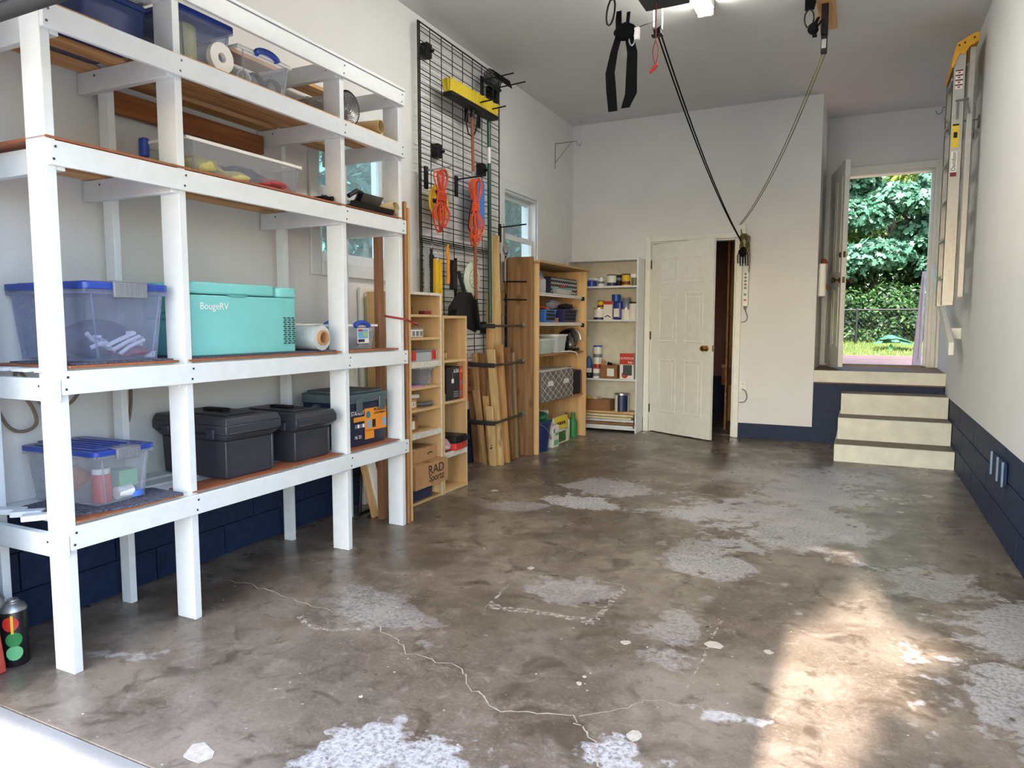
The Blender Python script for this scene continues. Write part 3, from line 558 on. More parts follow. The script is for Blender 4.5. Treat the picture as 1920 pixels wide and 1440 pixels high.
# ------------------------------------------------------------------ upper shelf (b)
bin_('long clear bin of folded clothes on the upper shelf', (-2.62, 2.37, BZ), .0, .30, .66, .165, None, CLEAR, None, None)
M_ = [((-2.55, 2.17), (.07, .11, .045), (196, 190, 120), 'pale yellow shirt'), ((-2.58, 2.42), (.08, .14, .05), (62, 76, 112), 'dark blue shirt'), ((-2.52, 2.55), (.05, .12, .03), (170, 66, 76), 'red shirt'), ((-2.66, 2.24), (.08, .13, .05), (70, 84, 120), 'blue grey sweater'), ((-2.53, 2.33), (.05, .09, .03), (206, 200, 140), 'cream yellow shirt')]
for i, (c, r_, rgb, nm) in enumerate(M_): lump(nm + ' folded inside the long clear bin', 'clothing', 'folded_shirt', (c[0], c[1], BZ + .006), r_, mt('shirt_%d' % i, rgb, .9, var=.2, bump=.3), 20 + i, 'clothes in the long clear bin')
o = M().rbox(-2.74, -2.70, 2.02, 2.05, BZ + .09, BZ + .165, .01, 3).out('blue_handle_clip', BPL, None, .004); tag(o, 'blue clip handle hooked on the long clear bin', 'clip')
t = T('umbrella', 'black folded umbrella lying across the upper shelf', 'umbrella', (-2.62, 2.86, BZ + .022)); M().tube([(.16, .0, 0), (.05, 0, .003), (-.15, -.0, -.002)], .020, 10, r2=.012).out('canopy', BLACK, t); M().tube([(-.15, 0, -.002), (-.2, 0, 0)], .006, 6).out('tip', BLACK, t); M().tube([(.16, 0, 0), (.2, 0, 0)], .012, 8).out('handle', BLACK, t)
t = T('black_tray', 'black plastic tray with a bent grey sheet on the upper shelf', 'tray', (-2.47, 3.15, BZ), .0)
M().prism([(-.09, .0), (.09, 0), (.10, .025), (.092, .025), (.084, .007), (-.084, .007), (-.092, .025), (-.10, .025)], -.2, .17, 'xz').out('tray_base', BLACK, t)
M().tube([(.07, -.19, .05), (.075, -.13, .085), (.06, -.07, .085), (.03, -.06, .05)], .012, 8).out('grip', BLACK, t)
q = M(); pts = [(-.06, .02), (-.02, .03), (.02, .055), (.045, .09), (.048, .092), (.023, .052), (-.018, .026), (-.06, .016)]; q.prism(pts, -.08, .14, 'xz'); q.out('grey_sheet', mt('grey_sheet', (96, 92, 84), .5), t)
t = T('paper_roll', 'rolled brown paper at the far end of the upper shelf', 'roll', (-2.50, 3.342, BZ + .0385)); sp = []
for i in range(40):
    a = i * .42; r_ = .038 - i * .0006; sp.append((r_ * math.cos(a), r_ * math.sin(a)))
q = M(); vs = []; fs = []
for i, (a, b) in enumerate(sp): vs += [(-.13, a, b), (.12, a, b)]; fs += [(2 * i - 2, 2 * i - 1, 2 * i + 1, 2 * i)] if i else []
q.add(vs, fs); q.out('sheet', mt('tan_paper', (206, 186, 150), .8), t)
# ------------------------------------------------------------------ top shelf (a)
t = bin_('clear bin with blue lid holding two paper rolls on top shelf', (-2.60, 2.12, AZ), .0, .34, .285, .215, BLUEL, CLEARB, None)
t = T('paper_roll', 'yellow wrapped roll standing in the top shelf bin', 'roll', (-2.505, 2.06, AZ + .006)); M().lathe([(.058, 0), (.058, .15), (.056, .155)], (0, 0, 0), 26).out('wrapper', mt('yellow_wrap', (214, 206, 110), .5), t); M().lathe([(.059, .0), (.059, .012)], (0, 0, 0), 26).out('end_band', BLACK, t)
t = T('paper_towel_roll', 'white paper towel roll lying in the top shelf bin', 'roll', (-2.52, 2.19, AZ + .068), 0); M().lathe([(.02, -.11), (.06, -.11), (.06, .10), (.02, .10), (.02, -.11)], (0, 0, 0), 26, 'x', caps=False).out('paper', PAPER, t)
bin_('clear bin with blue handle and cables on top shelf', (-2.60, 2.445, AZ), .0, .34, .32, .175, None, CLEAR, None, BPL)
for i, (y, m, r_, g) in enumerate([(2.36, WPL, .035, 'white'), (2.46, BLACK, .045, 'black'), (2.54, BLACK, .04, 'dark'), (2.42, GREY, .03, 'grey')]):
    pts = [(-2.49 + .012 * math.sin(k * .7 + i) - .03 * (i % 2), y + r_ * math.cos(k * .5), AZ + .012 + r_ + r_ * math.sin(k * .5) * .95) for k in range(44)]
    tag(M().tube(pts, .005, 6).out('cable_coil', m), '%s cable coil inside the blue handled bin on top shelf' % g, 'cable', 'cable coils in the top shelf bin')
t = T('storage_bin', 'dark blue opaque bin behind the second post on top shelf', 'storage bin', (-2.64, 1.765, AZ), .0); M().rbox(-.15, .15, -.13, .12, 0, .14, .02, 3, .01).out('tub', mt('dark_blue_bin', (38, 56, 110), .4), t, .004); M().rbox(-.165, .165, -.145, .135, .141, .165, .03, 3).out('lid', mt('dark_blue_lid', (44, 66, 128), .4), t, .01)
# wire mesh roll
t = T('wire_mesh_roll', 'roll of wire mesh with black edging on top shelf', 'wire roll', (-2.56, 3.022, AZ + .088)); q = M()
for k in range(7):
    rr = .022 + k * .0095; q.tube([(.12, rr * math.cos(a * .2618), rr * math.sin(a * .2618)) for a in range(24)], .0032, 5, True)
q.out('wound_edge', mt('mesh_wire', (150, 150, 152), .3, .9, var=.5, scale=90), t)
M().tube([(.12, .084 * math.cos(a * .2618), .084 * math.sin(a * .2618)) for a in range(24)], .005, 6, True).out('black_edging', BLACK, t)
q = M()
for a in range(40): q.tube([(-.24, .08 * math.cos(a * .15708), .08 * math.sin(a * .15708)), (.115, .08 * math.cos(a * .15708), .08 * math.sin(a * .15708))], .0016, 4)
for x in range(24): q.tube([(-.24 + x * .015, .08 * math.cos(a * .2618), .08 * math.sin(a * .2618)) for a in range(24)], .0014, 4, True)
q.out('mesh_sheet', STEEL, t)
M().lathe([(.0, .05), (.075, .05), (.075, .052), (.0, .052)], (0, 0, 0), 20, 'x', caps=False).out('inner_layers', mt('mesh_inner', (60, 60, 62), .4, .6, var=.8, scale=120), t)
t = T('kraft_bag_roll', 'kraft paper bag roll with green printed end on top shelf', 'roll', (-2.49, 3.225, AZ + .0385), .1)
M().lathe([(.036, -.16), (.038, -.05), (.036, .10), (.033, .10), (.033, -.1)], (0, 0, 0), 20, 'x', caps=False).out('bag', mt('kraft', (196, 164, 116), .8), t)
M().prism([(.0, .0)] + [(.032 * math.cos(a), .032 * math.sin(a)) for a in [i * math.pi / 10 for i in range(11)]], .06, .066, 'yz').out('green_end', mt('lime_print', (120, 180, 60), .5), t); M().prism([(.0, .0)] + [(.032 * math.cos(a), -.032 * math.sin(a)) for a in [i * math.pi / 10 for i in range(11)]][::-1], .06, .066, 'yz').out('black_end', INK, t)
# hose on the wall, cans on the floor
q = M(); HOSE = mt('braided_hose', (126, 112, 92), .5, var=.2, scale=90)
pts = [(-2.868, 1.47, .98), (-2.866, 1.485, .90), (-2.866, 1.525, .81), (-2.866, 1.58, .785), (-2.866, 1.625, .81), (-2.866, 1.615, .87), (-2.866, 1.58, .93), (-2.866, 1.56, .98), (-2.866, 1.565, 1.02), (-2.86, 1.60, .98), (-2.858, 1.63, .90), (-2.858, 1.69, .86), (-2.858, 1.76, .88), (-2.86, 1.82, .95), (-2.862, 1.90, 1.03), (-2.862, 1.97, .98), (-2.864, 1.985, .85), (-2.866, 2.005, .765), (-2.866, 2.025, .85), (-2.868, 2.03, .98)]
def smooth_path(P, n=6):
    P = [Vector(p) for p in P]; o = []
    for i in range(len(P) - 1):
        a, b, c, d = P[max(i - 1, 0)], P[i], P[i + 1], P[min(i + 2, len(P) - 1)]
        for k in range(n):
            t = k / n; o.append(.5 * ((2 * b) + (c - a) * t + (2 * a - 5 * b + 4 * c - d) * t * t + (3 * b - a - 3 * c + d) * t ** 3))
    o.append(P[-1]); return o
tag(M().tube(smooth_path(pts), .0065, 8).out('hose', HOSE), 'grey braided hose looped on the wall under the middle shelf', 'hose')
def can(label, loc, r_, h, mats, fun=None):
    t = T('aerosol_can', label, 'can', loc); M().lathe([(r_ * .97, 0), (r_, .004), (r_, h * .82), (r_ * .98, h * .83)], (0, 0, 0), 24).out('body', mats[0], t)
    M().lathe([(r_ * 1.02, h * .825), (r_ * 1.02, h * .845), (r_ * .85, h * .90), (r_ * .55, h * .935), (r_ * .55, h * .95), (r_ * .42, h * .96), (r_ * .42, h * .985), (r_ * .2, h * .99), (.0, h)], (0, 0, 0), 24).out('dome', STEEL, t); return t
t = can('black fuel canister with red and green circles beside the near rack post', (-2.645, 1.385, 0), .042, .235, [mt('can_black', (28, 26, 28), .3)])
def disc_on_can(par, r_, ang, z, rad, m):
    q = M(); n = 14; vs = [(0, 0, 0)]; cx = []
    for k in range(n):
        a = 6.2832 * k / n; u = ang + rad * math.cos(a) / r_; vs.append(((r_ + .0006) * math.cos(u), (r_ + .0006) * math.sin(u), z + rad * math.sin(a)))
    vs[0] = ((r_ + .0008) * math.cos(ang), (r_ + .0008) * math.sin(ang), z); q.add(vs, [(0, 1 + k, 1 + (k + 1) % n) for k in range(n)]); q.out('printed_circle', m, par)
for z, m, a in ((.155, RED, -.75), (.098, GRN, -.55), (.05, mt('pale_green', (110, 190, 130), .4), -.55)): disc_on_can(t, .0434, a, z, .026, m)
M().bar((.0442 * math.cos(-.62), .0442 * math.sin(-.62), .12), (.0442 * math.cos(-.62), .0442 * math.sin(-.62), .185), .008, .002, (math.cos(-.62), math.sin(-.62), 0)).out('yellow_stripe', YEL, t)
can('second fuel canister half hidden behind the circled one', (-2.737, 1.36, 0), .042, .26, [mt('can_white', (190, 180, 170), .3)])
t = T('red_box', 'red plastic box at the left edge in front of canisters', 'box', (-2.630, 1.292, 0), .1); M().fru((-.045, .04, -.035, .035), (-.04, .022, -.028, .028), 0, .17).out('body', mt('salmon_red', (190, 74, 62), .45), t, .008); M().box(-.02, .02, -.012, .012, .171, .185).out('cap', BLACK, t, .003)
# ------------------------------------------------------------------ boards and oddments beside the rack
def stick(label, p, q, w, t_, mat, up=(0, 1, 0), cat='board', name='wood_board', group=None):
    p = Vector(p); q = Vector(q); o = M().bar((0, 0, 0), q - p, w, t_, up).out(name, mat, None, .002); o.location = p; return tag(o, label, cat, group)
LB = 'loose boards beside the rack'
stick('tall orange brown board upright against the last rack post', (-2.435, 3.462, 0), (-2.435, 3.462, 1.90), .085, .018, wood('orange_board', (176, 126, 80), (140, 94, 56), 'z'), group=LB)
stick('tall pale yellow board upright between rack and cubby shelf', (-2.43, 3.50, 0), (-2.43, 3.50, 1.87), .06, .02, PINEZ, group=LB)
stick('brown board standing behind the last rack post', (-2.60, 3.47, 0), (-2.60, 3.47, 1.74), .05, .035, wood('brown_board', (170, 122, 88), (128, 84, 56), 'z'), (1, 0, 0), group=LB)
stick('white painted board leaning behind the last rack post', (-2.64, 3.53, 0), (-2.90, 3.50, 1.05), .06, .02, CREAM, (1, 0, 0), group=LB)
stick('short pine board leaning behind the last rack post', (-2.66, 3.475, 0), (-2.89, 3.462, .95), .05, .02, PINEZ, (1, 0, 0), group=LB)
t = T('cabinet_door', 'cream panel door standing against the wall under the window', 'door panel', (-2.915, 3.68, 0)); M().box(-.012, .012, 0, .36, 0, 1.43).out('panel', CREAM, t, .003); M().box(.0125, .0145, .04, .32, 1.39, 1.394).box(.0125, .0145, .03, .034, 1.2, 1.39).out('scratch', GREY, t); M().lathe([(.006, .0125), (.006, .014)], (0, .21, 1.27), 10, 'x').out('keyhole', INK, t)
t = T('folding_stand', 'black folding stand tucked behind the rack on the floor', 'stand', (-2.80, 3.52, 0))
for a, b in (((.03, -.06, .012), (-.02, .05, .50)), ((.05, .10, .012), (-.01, -.02, .52)), ((.06, -.1, .02), (.06, .12, .02)), ((0, -.08, .25), (0, .1, .25))): M().cyl(a, b, .011, 8).out('tube', BLACK, t)
t = T('bungee_cord', 'dark red bungee cord hooked round the last rack post', 'cord', (-2.40, 3.40, 1.22)); M().tube([(-.07, -.052, .02), (.0, -.052, .01), (.058, -.03, 0), (.058, .05, -.02), (.055, .105, -.03)], .006, 8).out('cord', mt('dark_red_cord', (140, 40, 44), .7), t); M().tube([(.055, .105, -.03), (.05, .13, -.045), (.04, .135, -.03)], .003, 6).out('hook', STEEL, t)

# ------------------------------------------------------------------ plywood cubby shelves
OSB = mt('ply_edge', (206, 176, 124), .8, var=.3, scale=120); WEDGE = mt('chipped_white', (214, 210, 198), .6, var=.2, scale=40)
def cubby(label, y0, y1, h, shelves, white):
    t = T('cubby_shelf', label, 'shelf unit', (-2.58, y0, 0), 0, 'plywood cubby shelves'); w = y1 - y0; d = .285
    M().box(-d, -.002, 0, .017, 0, h).out('side_panel', PLYZ, t, .001); M().box(-d, -.002, w - .017, w, 0, h).out('side_panel', PLYZ, t, .001)
    M().box(-d - .006, -d, 0, w, 0, h).out('back_panel', PLYZ, t); M().box(-d, -.002, .0175, w - .0175, h - .018, h).out('top_panel', PLYY, t, .001)
    e = WEDGE if white else OSB
    M().box(-.0018, .001, 0, .017, 0, h).out('front_edge', OSB, t); M().box(-.0018, .001, w - .017, w, 0, h).out('front_edge', e, t); M().box(-.0018, .001, .0175, w - .0175, h - .018, h).out('front_edge', e, t)
    for z, wh in shelves:
        s = M().box(-d, -.002, .0175, w - .0175, z - .017, z).out('shelf', PLYY, t, .001); M().box(-.0018, .001 + .006 * wh, .0175, w - .0175, z - .017 - .02 * wh, z + .002 * wh).out('shelf_edge', WEDGE if wh else OSB, s)
    return t
cubby('taller plywood cubby shelf with white edges beside the rack', 3.70, 4.14, 1.40, [(.02, 0), (.48, 1), (.635, 0), (.78, 0), (.945, 1), (1.105, 0), (1.255, 0)], True)
cubby('shorter bare plywood cubby shelf next to the lumber', 4.155, 4.485, 1.25, [(.02, 0), (.29, 1), (.65, 0), (.94, 0)], False)
def crate(label, cat, name, x0, x1, y0, y1, z0, h, mat, bev=.002, rz=0, group=None):
    t = T(name, label, cat, ((x0 + x1) / 2, (y0 + y1) / 2, z0), rz, group); dx, dy = (x1 - x0) / 2, (y1 - y0) / 2
    M().box(-dx, dx, -dy, dy, 0, h).out('body', mat, t, bev); return t, dx, dy
t, dx, dy = crate('flat dark blue box at the bottom of the taller cubby', 'box', 'flat_box', -2.84, -2.60, 3.725, 4.03, .0205, .095, mt('slate_blue', (44, 54, 84), .5)); M().box(-dx, dx, -dy, dy, .0955, .10).out('lid', NAVY, t)
t, dx, dy = crate('cardboard carton with bold black lettering low in taller cubby', 'carton', 'carton', -2.84, -2.525, 3.722, 4.118, .121, .155, CARD); M().box(-dx, dx, -.03, .03, .1552, .1558).out('packing_tape', CARDD, t); text('RAD', INK, t, (dx + .001, .05, .105), FX, .085, sx=1.15); text('Sportz', INK, t, (dx + .001, .05, .05), FX, .07, sx=1.0, shear=.15)
t, dx, dy = crate('small carton on top of the lettered carton', 'carton', 'carton', -2.80, -2.58, 3.77, 4.06, .2775, .09, CARD, rz=.04)
for i, (a, b) in enumerate([((-.06, -.12, .09), (-.06, -.125, .15)), ((.05, -.10, .09), (.04, -.11, .14))]): M().bar(a, b, .10, .003, (0, 0, 1)).out('flap', PAPER if i else CARD, t)
M().tube([(dx + .001, .03, .045), (dx + .002, .06, .055), (dx + .001, .09, .05)], .004, 5).out('hand_slot', INK, t)
t, dx, dy = crate('carton with white shipping label in the middle of taller cubby', 'carton', 'carton', -2.84, -2.62, 3.722, 3.90, .4805, .105, CARDD); M().box(dx, dx + .001, -.08, .05, .02, .075).out('shipping_label', PAPER, t)
t, dx, dy = crate('small brown parcel with barcode label in taller cubby', 'parcel', 'parcel', -2.80, -2.60, 3.722, 3.86, .636, .065, CARD); M().box(dx, dx + .001, -.03, .05, .015, .05).out('barcode_label', PAPER, t)
for i in range(5): M().box(dx + .001, dx + .0014, .018 + i * .005, .020 + i * .005, .02, .045).out('barcode_bar', INK, t)
o = M().tube([(-2.62, 3.73, .725), (-2.62, 3.90, .715)], .014, 10).out('paper_tube', PAPER); tag(o, 'white paper tube on top of the brown parcel', 'tube')
o = M().tube([(-2.66, 3.88, .66), (-2.64, 3.95, .655), (-2.62, 4.01, .652), (-2.61, 4.05, .655)], .012, 8, r2=.018).out('spray_nozzle', GALV); tag(o, 'grey metal nozzle lying beside the brown parcel', 'nozzle')
bin_('clear open bin with clips in the taller cubby', (-2.70, 3.99, .781), 0, .2, .2, .135, None, CLEAR, None, None, group=None)
lump('black nylon pouch beside the clear bin in taller cubby', 'pouch', 'pouch', (-2.68, 3.815, .781), (.065, .07, .055), BLACK, 31)
tag(M().box(-2.64, -2.585, 3.78, 3.92, .781, .786).out('pink_card', mt('pink_card', (214, 130, 190), .7)), 'pink card lying under the black pouch', 'card')
t = T('organizer_case', 'clear organizer case with red latches in taller cubby', 'case', (-2.69, 3.92, .946)); M().rbox(-.1, .1, -.185, .185, 0, .06, .01, 2).out('tray', clear('case_plastic', (200, 204, 208), .55), t, .003); M().rbox(-.102, .102, -.187, .187, .0605, .075, .01, 2).out('lid', CLEAR, t, .003)
for y in (-.11, .13): M().box(.101, .108, y - .022, y + .022, .01, .072).out('latch', RED, t, .002)
t = T('organizer_case', 'white compartment box with clear lid in taller cubby', 'case', (-2.70, 3.87, 1.106)); M().rbox(-.08, .08, -.13, .11, 0, .05, .01, 2).out('tray', WPL, t, .003)
for i in range(4): M().box(.08, .0815, -.07 + i * .045, -.04 + i * .045, .008, .04).out('compartment', GREY, t)
M().rbox(-.082, .082, -.132, .112, .0505, .058, .01, 2).out('lid', CLEAR, t, .002); M().box(-.05, -.02, -.01, .03, .0585, .10).out('dark_knob', BLACK, t, .003)
t, dx, dy = crate('black battery box with red clip in top of taller cubby', 'battery box', 'battery_box', -2.70, -2.62, 3.76, 3.85, 1.256, .045, BLACK); M().box(dx, dx + .004, -.012, .03, .004, .036).out('red_clip', RED, t, .001)
t, dx, dy = crate('grey blue carton at back of top compartment in taller cubby', 'box', 'small_box', -2.80, -2.72, 3.80, 3.92, 1.256, .085, mt('slate', (66, 74, 84), .6)); M().box(dx, dx + .001, -.05, .05, .05, .08).out('dark_label', INK, t)
t, dx, dy = crate('small dark red case at front of top compartment in taller cubby', 'case', 'small_case', -2.66, -2.61, 3.98, 4.06, 1.256, .02, mt('dark_red', (120, 40, 44), .5)); M().box(-dx, dx, -dy, dy, .0202, .024).out('lid', mt('dark_red2', (150, 60, 60), .5), t)
t = T('tape_measure', 'black and yellow tape measure in shorter cubby', 'tape measure', (-2.64, 4.235, .941), .2); M().rbox(-.022, .022, -.04, .035, 0, .062, .015, 3).out('case', BLACK, t, .006); M().box(-.02, .02, .0355, .05, .004, .05).out('yellow_end', YEL, t, .004); M().lathe([(.022, .0225), (.022, .024)], (0, -.005, .03), 14, 'x').out('dial_label', GREY, t)
t, dx, dy = crate('black tool carton with red side panel in shorter cubby', 'carton', 'carton', -2.82, -2.60, 4.235, 4.455, .651, .235, mt('carton_black', (30, 28, 30), .5)); M().box(dx, dx + .001, .065, .11, .0, .235).out('red_panel', RED, t); text('6.0A', WINK, t, (dx + .0015, .02, .205), FX, .04)
M().box(dx, dx + .0012, -.045, -.015, .12, .15).out('tool_picture', WINK, t, .0); M().prism([(-.035, .15), (-.025, .15), (-.028, .20), (-.032, .20)], dx, dx + .0012, 'yz').out('tool_picture', GREY, t)
for i in range(3): M().box(dx, dx + .0012, -.02, .05, .052 - i * .016, .060 - i * .016).out('small_print', GREY, t)
M().lathe([(.016, 0), (.016, .001)], (dx + .001, .088, .12), 14, 'x').out('picture_disc', GREY, t); M().box(dx + .001, dx + .0018, .07, .106, .02, .06).out('picture_panel', GREY, t); M().lathe([(.012, 0), (.012, .001)], (dx + .0018, .088, .04), 12, 'x').out('picture_dot', RED, t); M().prism([(.07, .19), (.106, .19), (.106, .215), (.08, .215)], dx + .001, dx + .0018, 'yz').out('orange_emblem', mt('emblem_orange', (230, 120, 60), .5), t)
t = T('tape_roll', 'grey duct tape roll lying in shorter cubby', 'tape', (-2.62, 4.20, .651)); M().lathe([(.018, 0), (.028, 0), (.028, .05), (.018, .05), (.018, 0)], (0, 0, 0), 18, caps=False).out('ring', mt('duct_tape', (130, 134, 140), .4), t)
t = T('marker_bottle', 'black bottle with lime green cap in shorter cubby', 'bottle', (-2.66, 4.20, .651)); M().lathe([(.016, 0), (.016, .09), (.012, .1)], (0, 0, 0), 14).out('body', BLACK, t); M().lathe([(.018, .1), (.018, .15)], (0, 0, 0), 14).out('cap', mt('lime', (190, 230, 40), .5), t)
t = T('tool_case', 'red and black tool case low in shorter cubby', 'tool case', (-2.66, 4.36, .291), .1); M().rbox(-.1, .1, -.09, .1, 0, .05, .012, 3).out('base', RED, t, .004); M().rbox(-.1, .1, -.09, .1, .051, .10, .012, 3).out('lid', BLACK, t, .004); M().box(.06, .12, .02, .10, .06, .085).out('handle', BLACK, t, .004)
lump('clear plastic bag of fittings beside the red tool case', 'bag', 'plastic_bag', (-2.63, 4.225, .291), (.05, .045, .045), mt('bag_film', (170, 140, 150), .25, coat=.4), 33, amp=.25)
tag(M().box(-2.78, -2.60, 4.50, 4.54, .62, .98).out('red_case', RED, None, .006), 'red flat case standing beside the shorter cubby', 'case')

# ------------------------------------------------------------------ wire grid panels with hanging tools
def grid(label, y0, y1, z0, z1, off, ny, pitch):
    t = T('grid_panel', label, 'wire grid', (wallx((y0 + y1) / 2) + off, (y0 + y1) / 2, z0), .0183, 'black wire grid panels'); w = (y1 - y0) / 2; h = z1 - z0; q = M()
    for a, b in (((0, -w, 0), (0, -w, h)), ((0, w, 0), (0, w, h)), ((0, -w, 0), (0, w, 0)), ((0, -w, h), (0, w, h)), ((0, -w + .022, 0), (0, -w + .022, h))): q.cyl(a, b, .0055, 6)
    q.out('frame', WIRE, t); q = M()
    for i in range(1, ny): y = -w + 2 * w * i / ny; q.cyl((0, y, 0), (0, y, h), .0034, 5)
    z = h - .03
    while z > .02:
        q.cyl((.006, -w, z), (.006, w, z), .0034, 5)
        if z > .06: q.cyl((.006, -w, z - .032), (.006, w, z - .032), .0034, 5)
        z -= pitch
    o = q.out('wire_lattice', WIRE, t); o['kind'] = 'stuff'
    for yy, zz in ((-w + .14, h - .16), (w - .12, h - .16), (-w + .28, h * .45), (w - .3, h * .45)):
        k = M(); k.box(-off * .9 if off < .07 else -.04, .012, yy - .035, yy + .035, zz - .05, zz + .05); k.cyl((.0, yy + .02, zz), (.035, yy + .02, zz), .012, 8); k.out('wall_clip', BLACK, t, .004)
    return t
grid('tall black wire grid panel reaching up to the ceiling', 4.36, 5.66, 1.80, 3.33, .055, 8, .098)
grid('lower black wire grid panel behind the cubby and lumber', 4.395, 5.72, .62, 1.82, .035, 8, .098)
def hook(label, y, z, x1, name='wall_hook', mat=None, r_=.006, tip=.0):
    t = T(name, label, 'hook', (wallx(y) + .072, y, z), 0, 'hooks on the wire grid'); mat = mat or WIRE; L_ = x1 - (wallx(y) + .072)
    M().box(-.004, .012, -.02, .02, -.13, .03).out('back_plate', BLACK, t, .003); M().tube([(.012, 0, 0), (L_ * .5, 0, .004), (L_, 0, .012 + tip)], r_, 8).out('arm', mat, t); return t
hook('long hook at the top right of the grid, first', 5.30, 3.20, -2.60); hook('long hook at the top right of the grid, second', 5.57, 3.215, -2.62); hook('long hook carrying the push broom, left arm', 5.03, 2.925, -2.63); hook('long hook carrying the push broom, right arm', 5.24, 2.93, -2.64)
hook('steel hook carrying the first orange cord', 4.42, 2.30, -2.66, mat=STEEL); hook('black hook carrying the second orange cord', 4.86, 2.315, -2.62); hook('black hook in front of the far window', 5.63, 2.04, -2.64)
# rake head
t = T('rake_head', 'black rake with curved tines hung at the top of the grid', 'rake', (-2.86, 5.43, 3.22)); M().cyl((0, -.17, -.03), (0, .15, -.03), .010, 8).out('cross_bar', BLACK, t)
for i in range(13): M().tube([(.0, -.16 + i * .024, -.05), (.01, -.16 + i * .024, .02), (.05, -.155 + i * .024, .05), (.09, -.15 + i * .024, .03), (.11, -.145 + i * .024, -.03)], .0055, 5).out('tine', BLACK, t)
M().tube([(0, 0, -.03), (-.01, .03, -.12), (-.01, .06, -.22)], .008, 6).out('stem', BLACK, t); M().lathe([(.015, 0), (.02, .02), (.015, .04)], (-.01, .06, -.26), 10).out('socket', BLACK, t)
# push broom
t = T('push_broom', 'push broom with yellow bristles hung upside down on the grid', 'broom', (-2.80, 4.965, 2.90)); 
q = M(); n = 44
for i in range(n):
    for j in range(4):
        y = -.355 + .71 * i / (n - 1); x = -.02 + j * .015; q.bar((x, y, .0), (x + .012 * (j - 1.5) / 1.5 + .004 * math.sin(i * 2.1), y + .03 * (i / n - .5), .088 + .004 * math.sin(i * 3.3 + j)), .016, .021)
q.out('bristles', mt('yellow_bristle', (214, 190, 40), .7, var=.3, scale=200, bump=.5, bscale=300), t)['kind'] = 'stuff'
M().box(-.035, .045, -.37, .37, -.035, 0).out('head', BLACK, t, .006); M().cyl((0, .02, -.03), (-.01, .02, -.09), .018, 10).out('socket', BLACK, t)
HAND = wood('handle_wood', (170, 98, 62), (136, 74, 44), 'z', knots=False)
M().cyl((-.01, .02, -.08), (-.02, .055, -.50), .013, 10).out('handle', HAND, t); M().cyl((-.02, .055, -.50), (-.021, .057, -.55), .0135, 10).out('ferrule', STEEL, t); M().cyl((-.021, .057, -.55), (-.024, .07, -.72), .013, 10).out('handle_sleeve', mt('straw_grip', (206, 184, 90), .6), t); M().cyl((-.024, .07, -.72), (-.03, .115, -1.55), .0135, 10).out('handle', HAND, t)
M().tube([(0, -.05, -.04), (-.02, -.06, -.13), (-.02, -.02, -.22), (-.02, .05, -.24), (-.02, .10, -.17), (0, .10, -.04)], .006, 6).out('brace', BLACK, t)
t = T('green_pole', 'dark green pole with a white band hung on the grid', 'pole', (-2.83, 5.32, 1.2)); DG = mt('dark_green', (22, 74, 58), .35); M().cyl((0, 0, 0), (0, -.012, 1.32), .0165, 12).out('lower_tube', DG, t); M().cyl((0, -.012, 1.32), (0, -.013, 1.45), .0155, 12).out('white_band', WPL, t); M().cyl((0, -.013, 1.45), (0, -.016, 1.74), .0155, 12).out('upper_tube', DG, t)
def hank(label, c, h, w, seed, mat):
    t = T('extension_cord', label, 'cord', c, 0, 'orange extension cords'); rnd = random.Random(seed)
    for i in range(8):
        a = w * rnd.uniform(.3, 1.15); dx_ = rnd.uniform(-.03, .035); top = h * .42 * rnd.uniform(.92, 1.0); bot = -h * .5 * rnd.uniform(.82, 1.05); pin = -h * .02
        P = [(dx_, 0, top), (dx_ + .01, a * .5, top * .8), (dx_ * .4, a * .22, pin), (dx_, a * rnd.uniform(.6, 1), bot * .55), (dx_, a * .3, bot), (dx_, -a * .3, bot * 1.02), (dx_, -a * rnd.uniform(.6, 1), bot * .5), (dx_ * .4, -a * .2, pin), (dx_ - .01, -a * .5, top * .8)]
        M().tube(smooth_path(P + [P[0]], 4), .0046, 6).out('loop', mat, t)
    for i in range(5): M().tube([(.032 * math.cos(k * .7), .038 * math.sin(k * .7), -h * .06 + i * .013 + .004 * math.sin(k)) for k in range(9)], .006, 6, True).out('wrap', mat, t)
    M().tube(smooth_path([(.0, -w * .4, h * .1), (.01, -w * .9, -h * .1), (.0, -w * 1.0, -h * .3), (0, -w * .7, -h * .36)]), .005, 6).out('plug_end', BLACK if seed > 1 else mat, t)
    return t
hank('first orange cord hank hanging in front of the yellow wheel', (-2.74, 4.415, 2.10), .47, .088, 1, mt('red_orange_cord', (206, 70, 40), .5)); hank('second orange cord hank hanging beside the blue sheet', (-2.72, 4.86, 2.09), .52, .10, 2, ORG)
t = T('cord_wheel', 'yellow cord reel wheel hung behind the first orange cord', 'reel', (-2.84, 4.52, 2.085)); M().lathe([(.05, 0), (.125, .0), (.13, .008), (.125, .016), (.05, .014), (.05, 0)], (0, 0, 0), 32, 'x', caps=False).out('rim', YEL, t)
M().lathe([(.0, .004), (.05, .004), (.05, .012), (.0, .012)], (0, 0, 0), 20, 'x', caps=False).out('hub', BLACK, t)
for i in range(6): a = i * 1.047; M().bar((.017, .055 * math.cos(a), .055 * math.sin(a)), (.017, .095 * math.cos(a), .095 * math.sin(a)), .03, .002, (1, 0, 0)).out('spoke_slot', BLACK, t)
M().cyl((0, 0, 0), (.04, 0, 0), .012, 10).out('crank_knob', GREY, t)
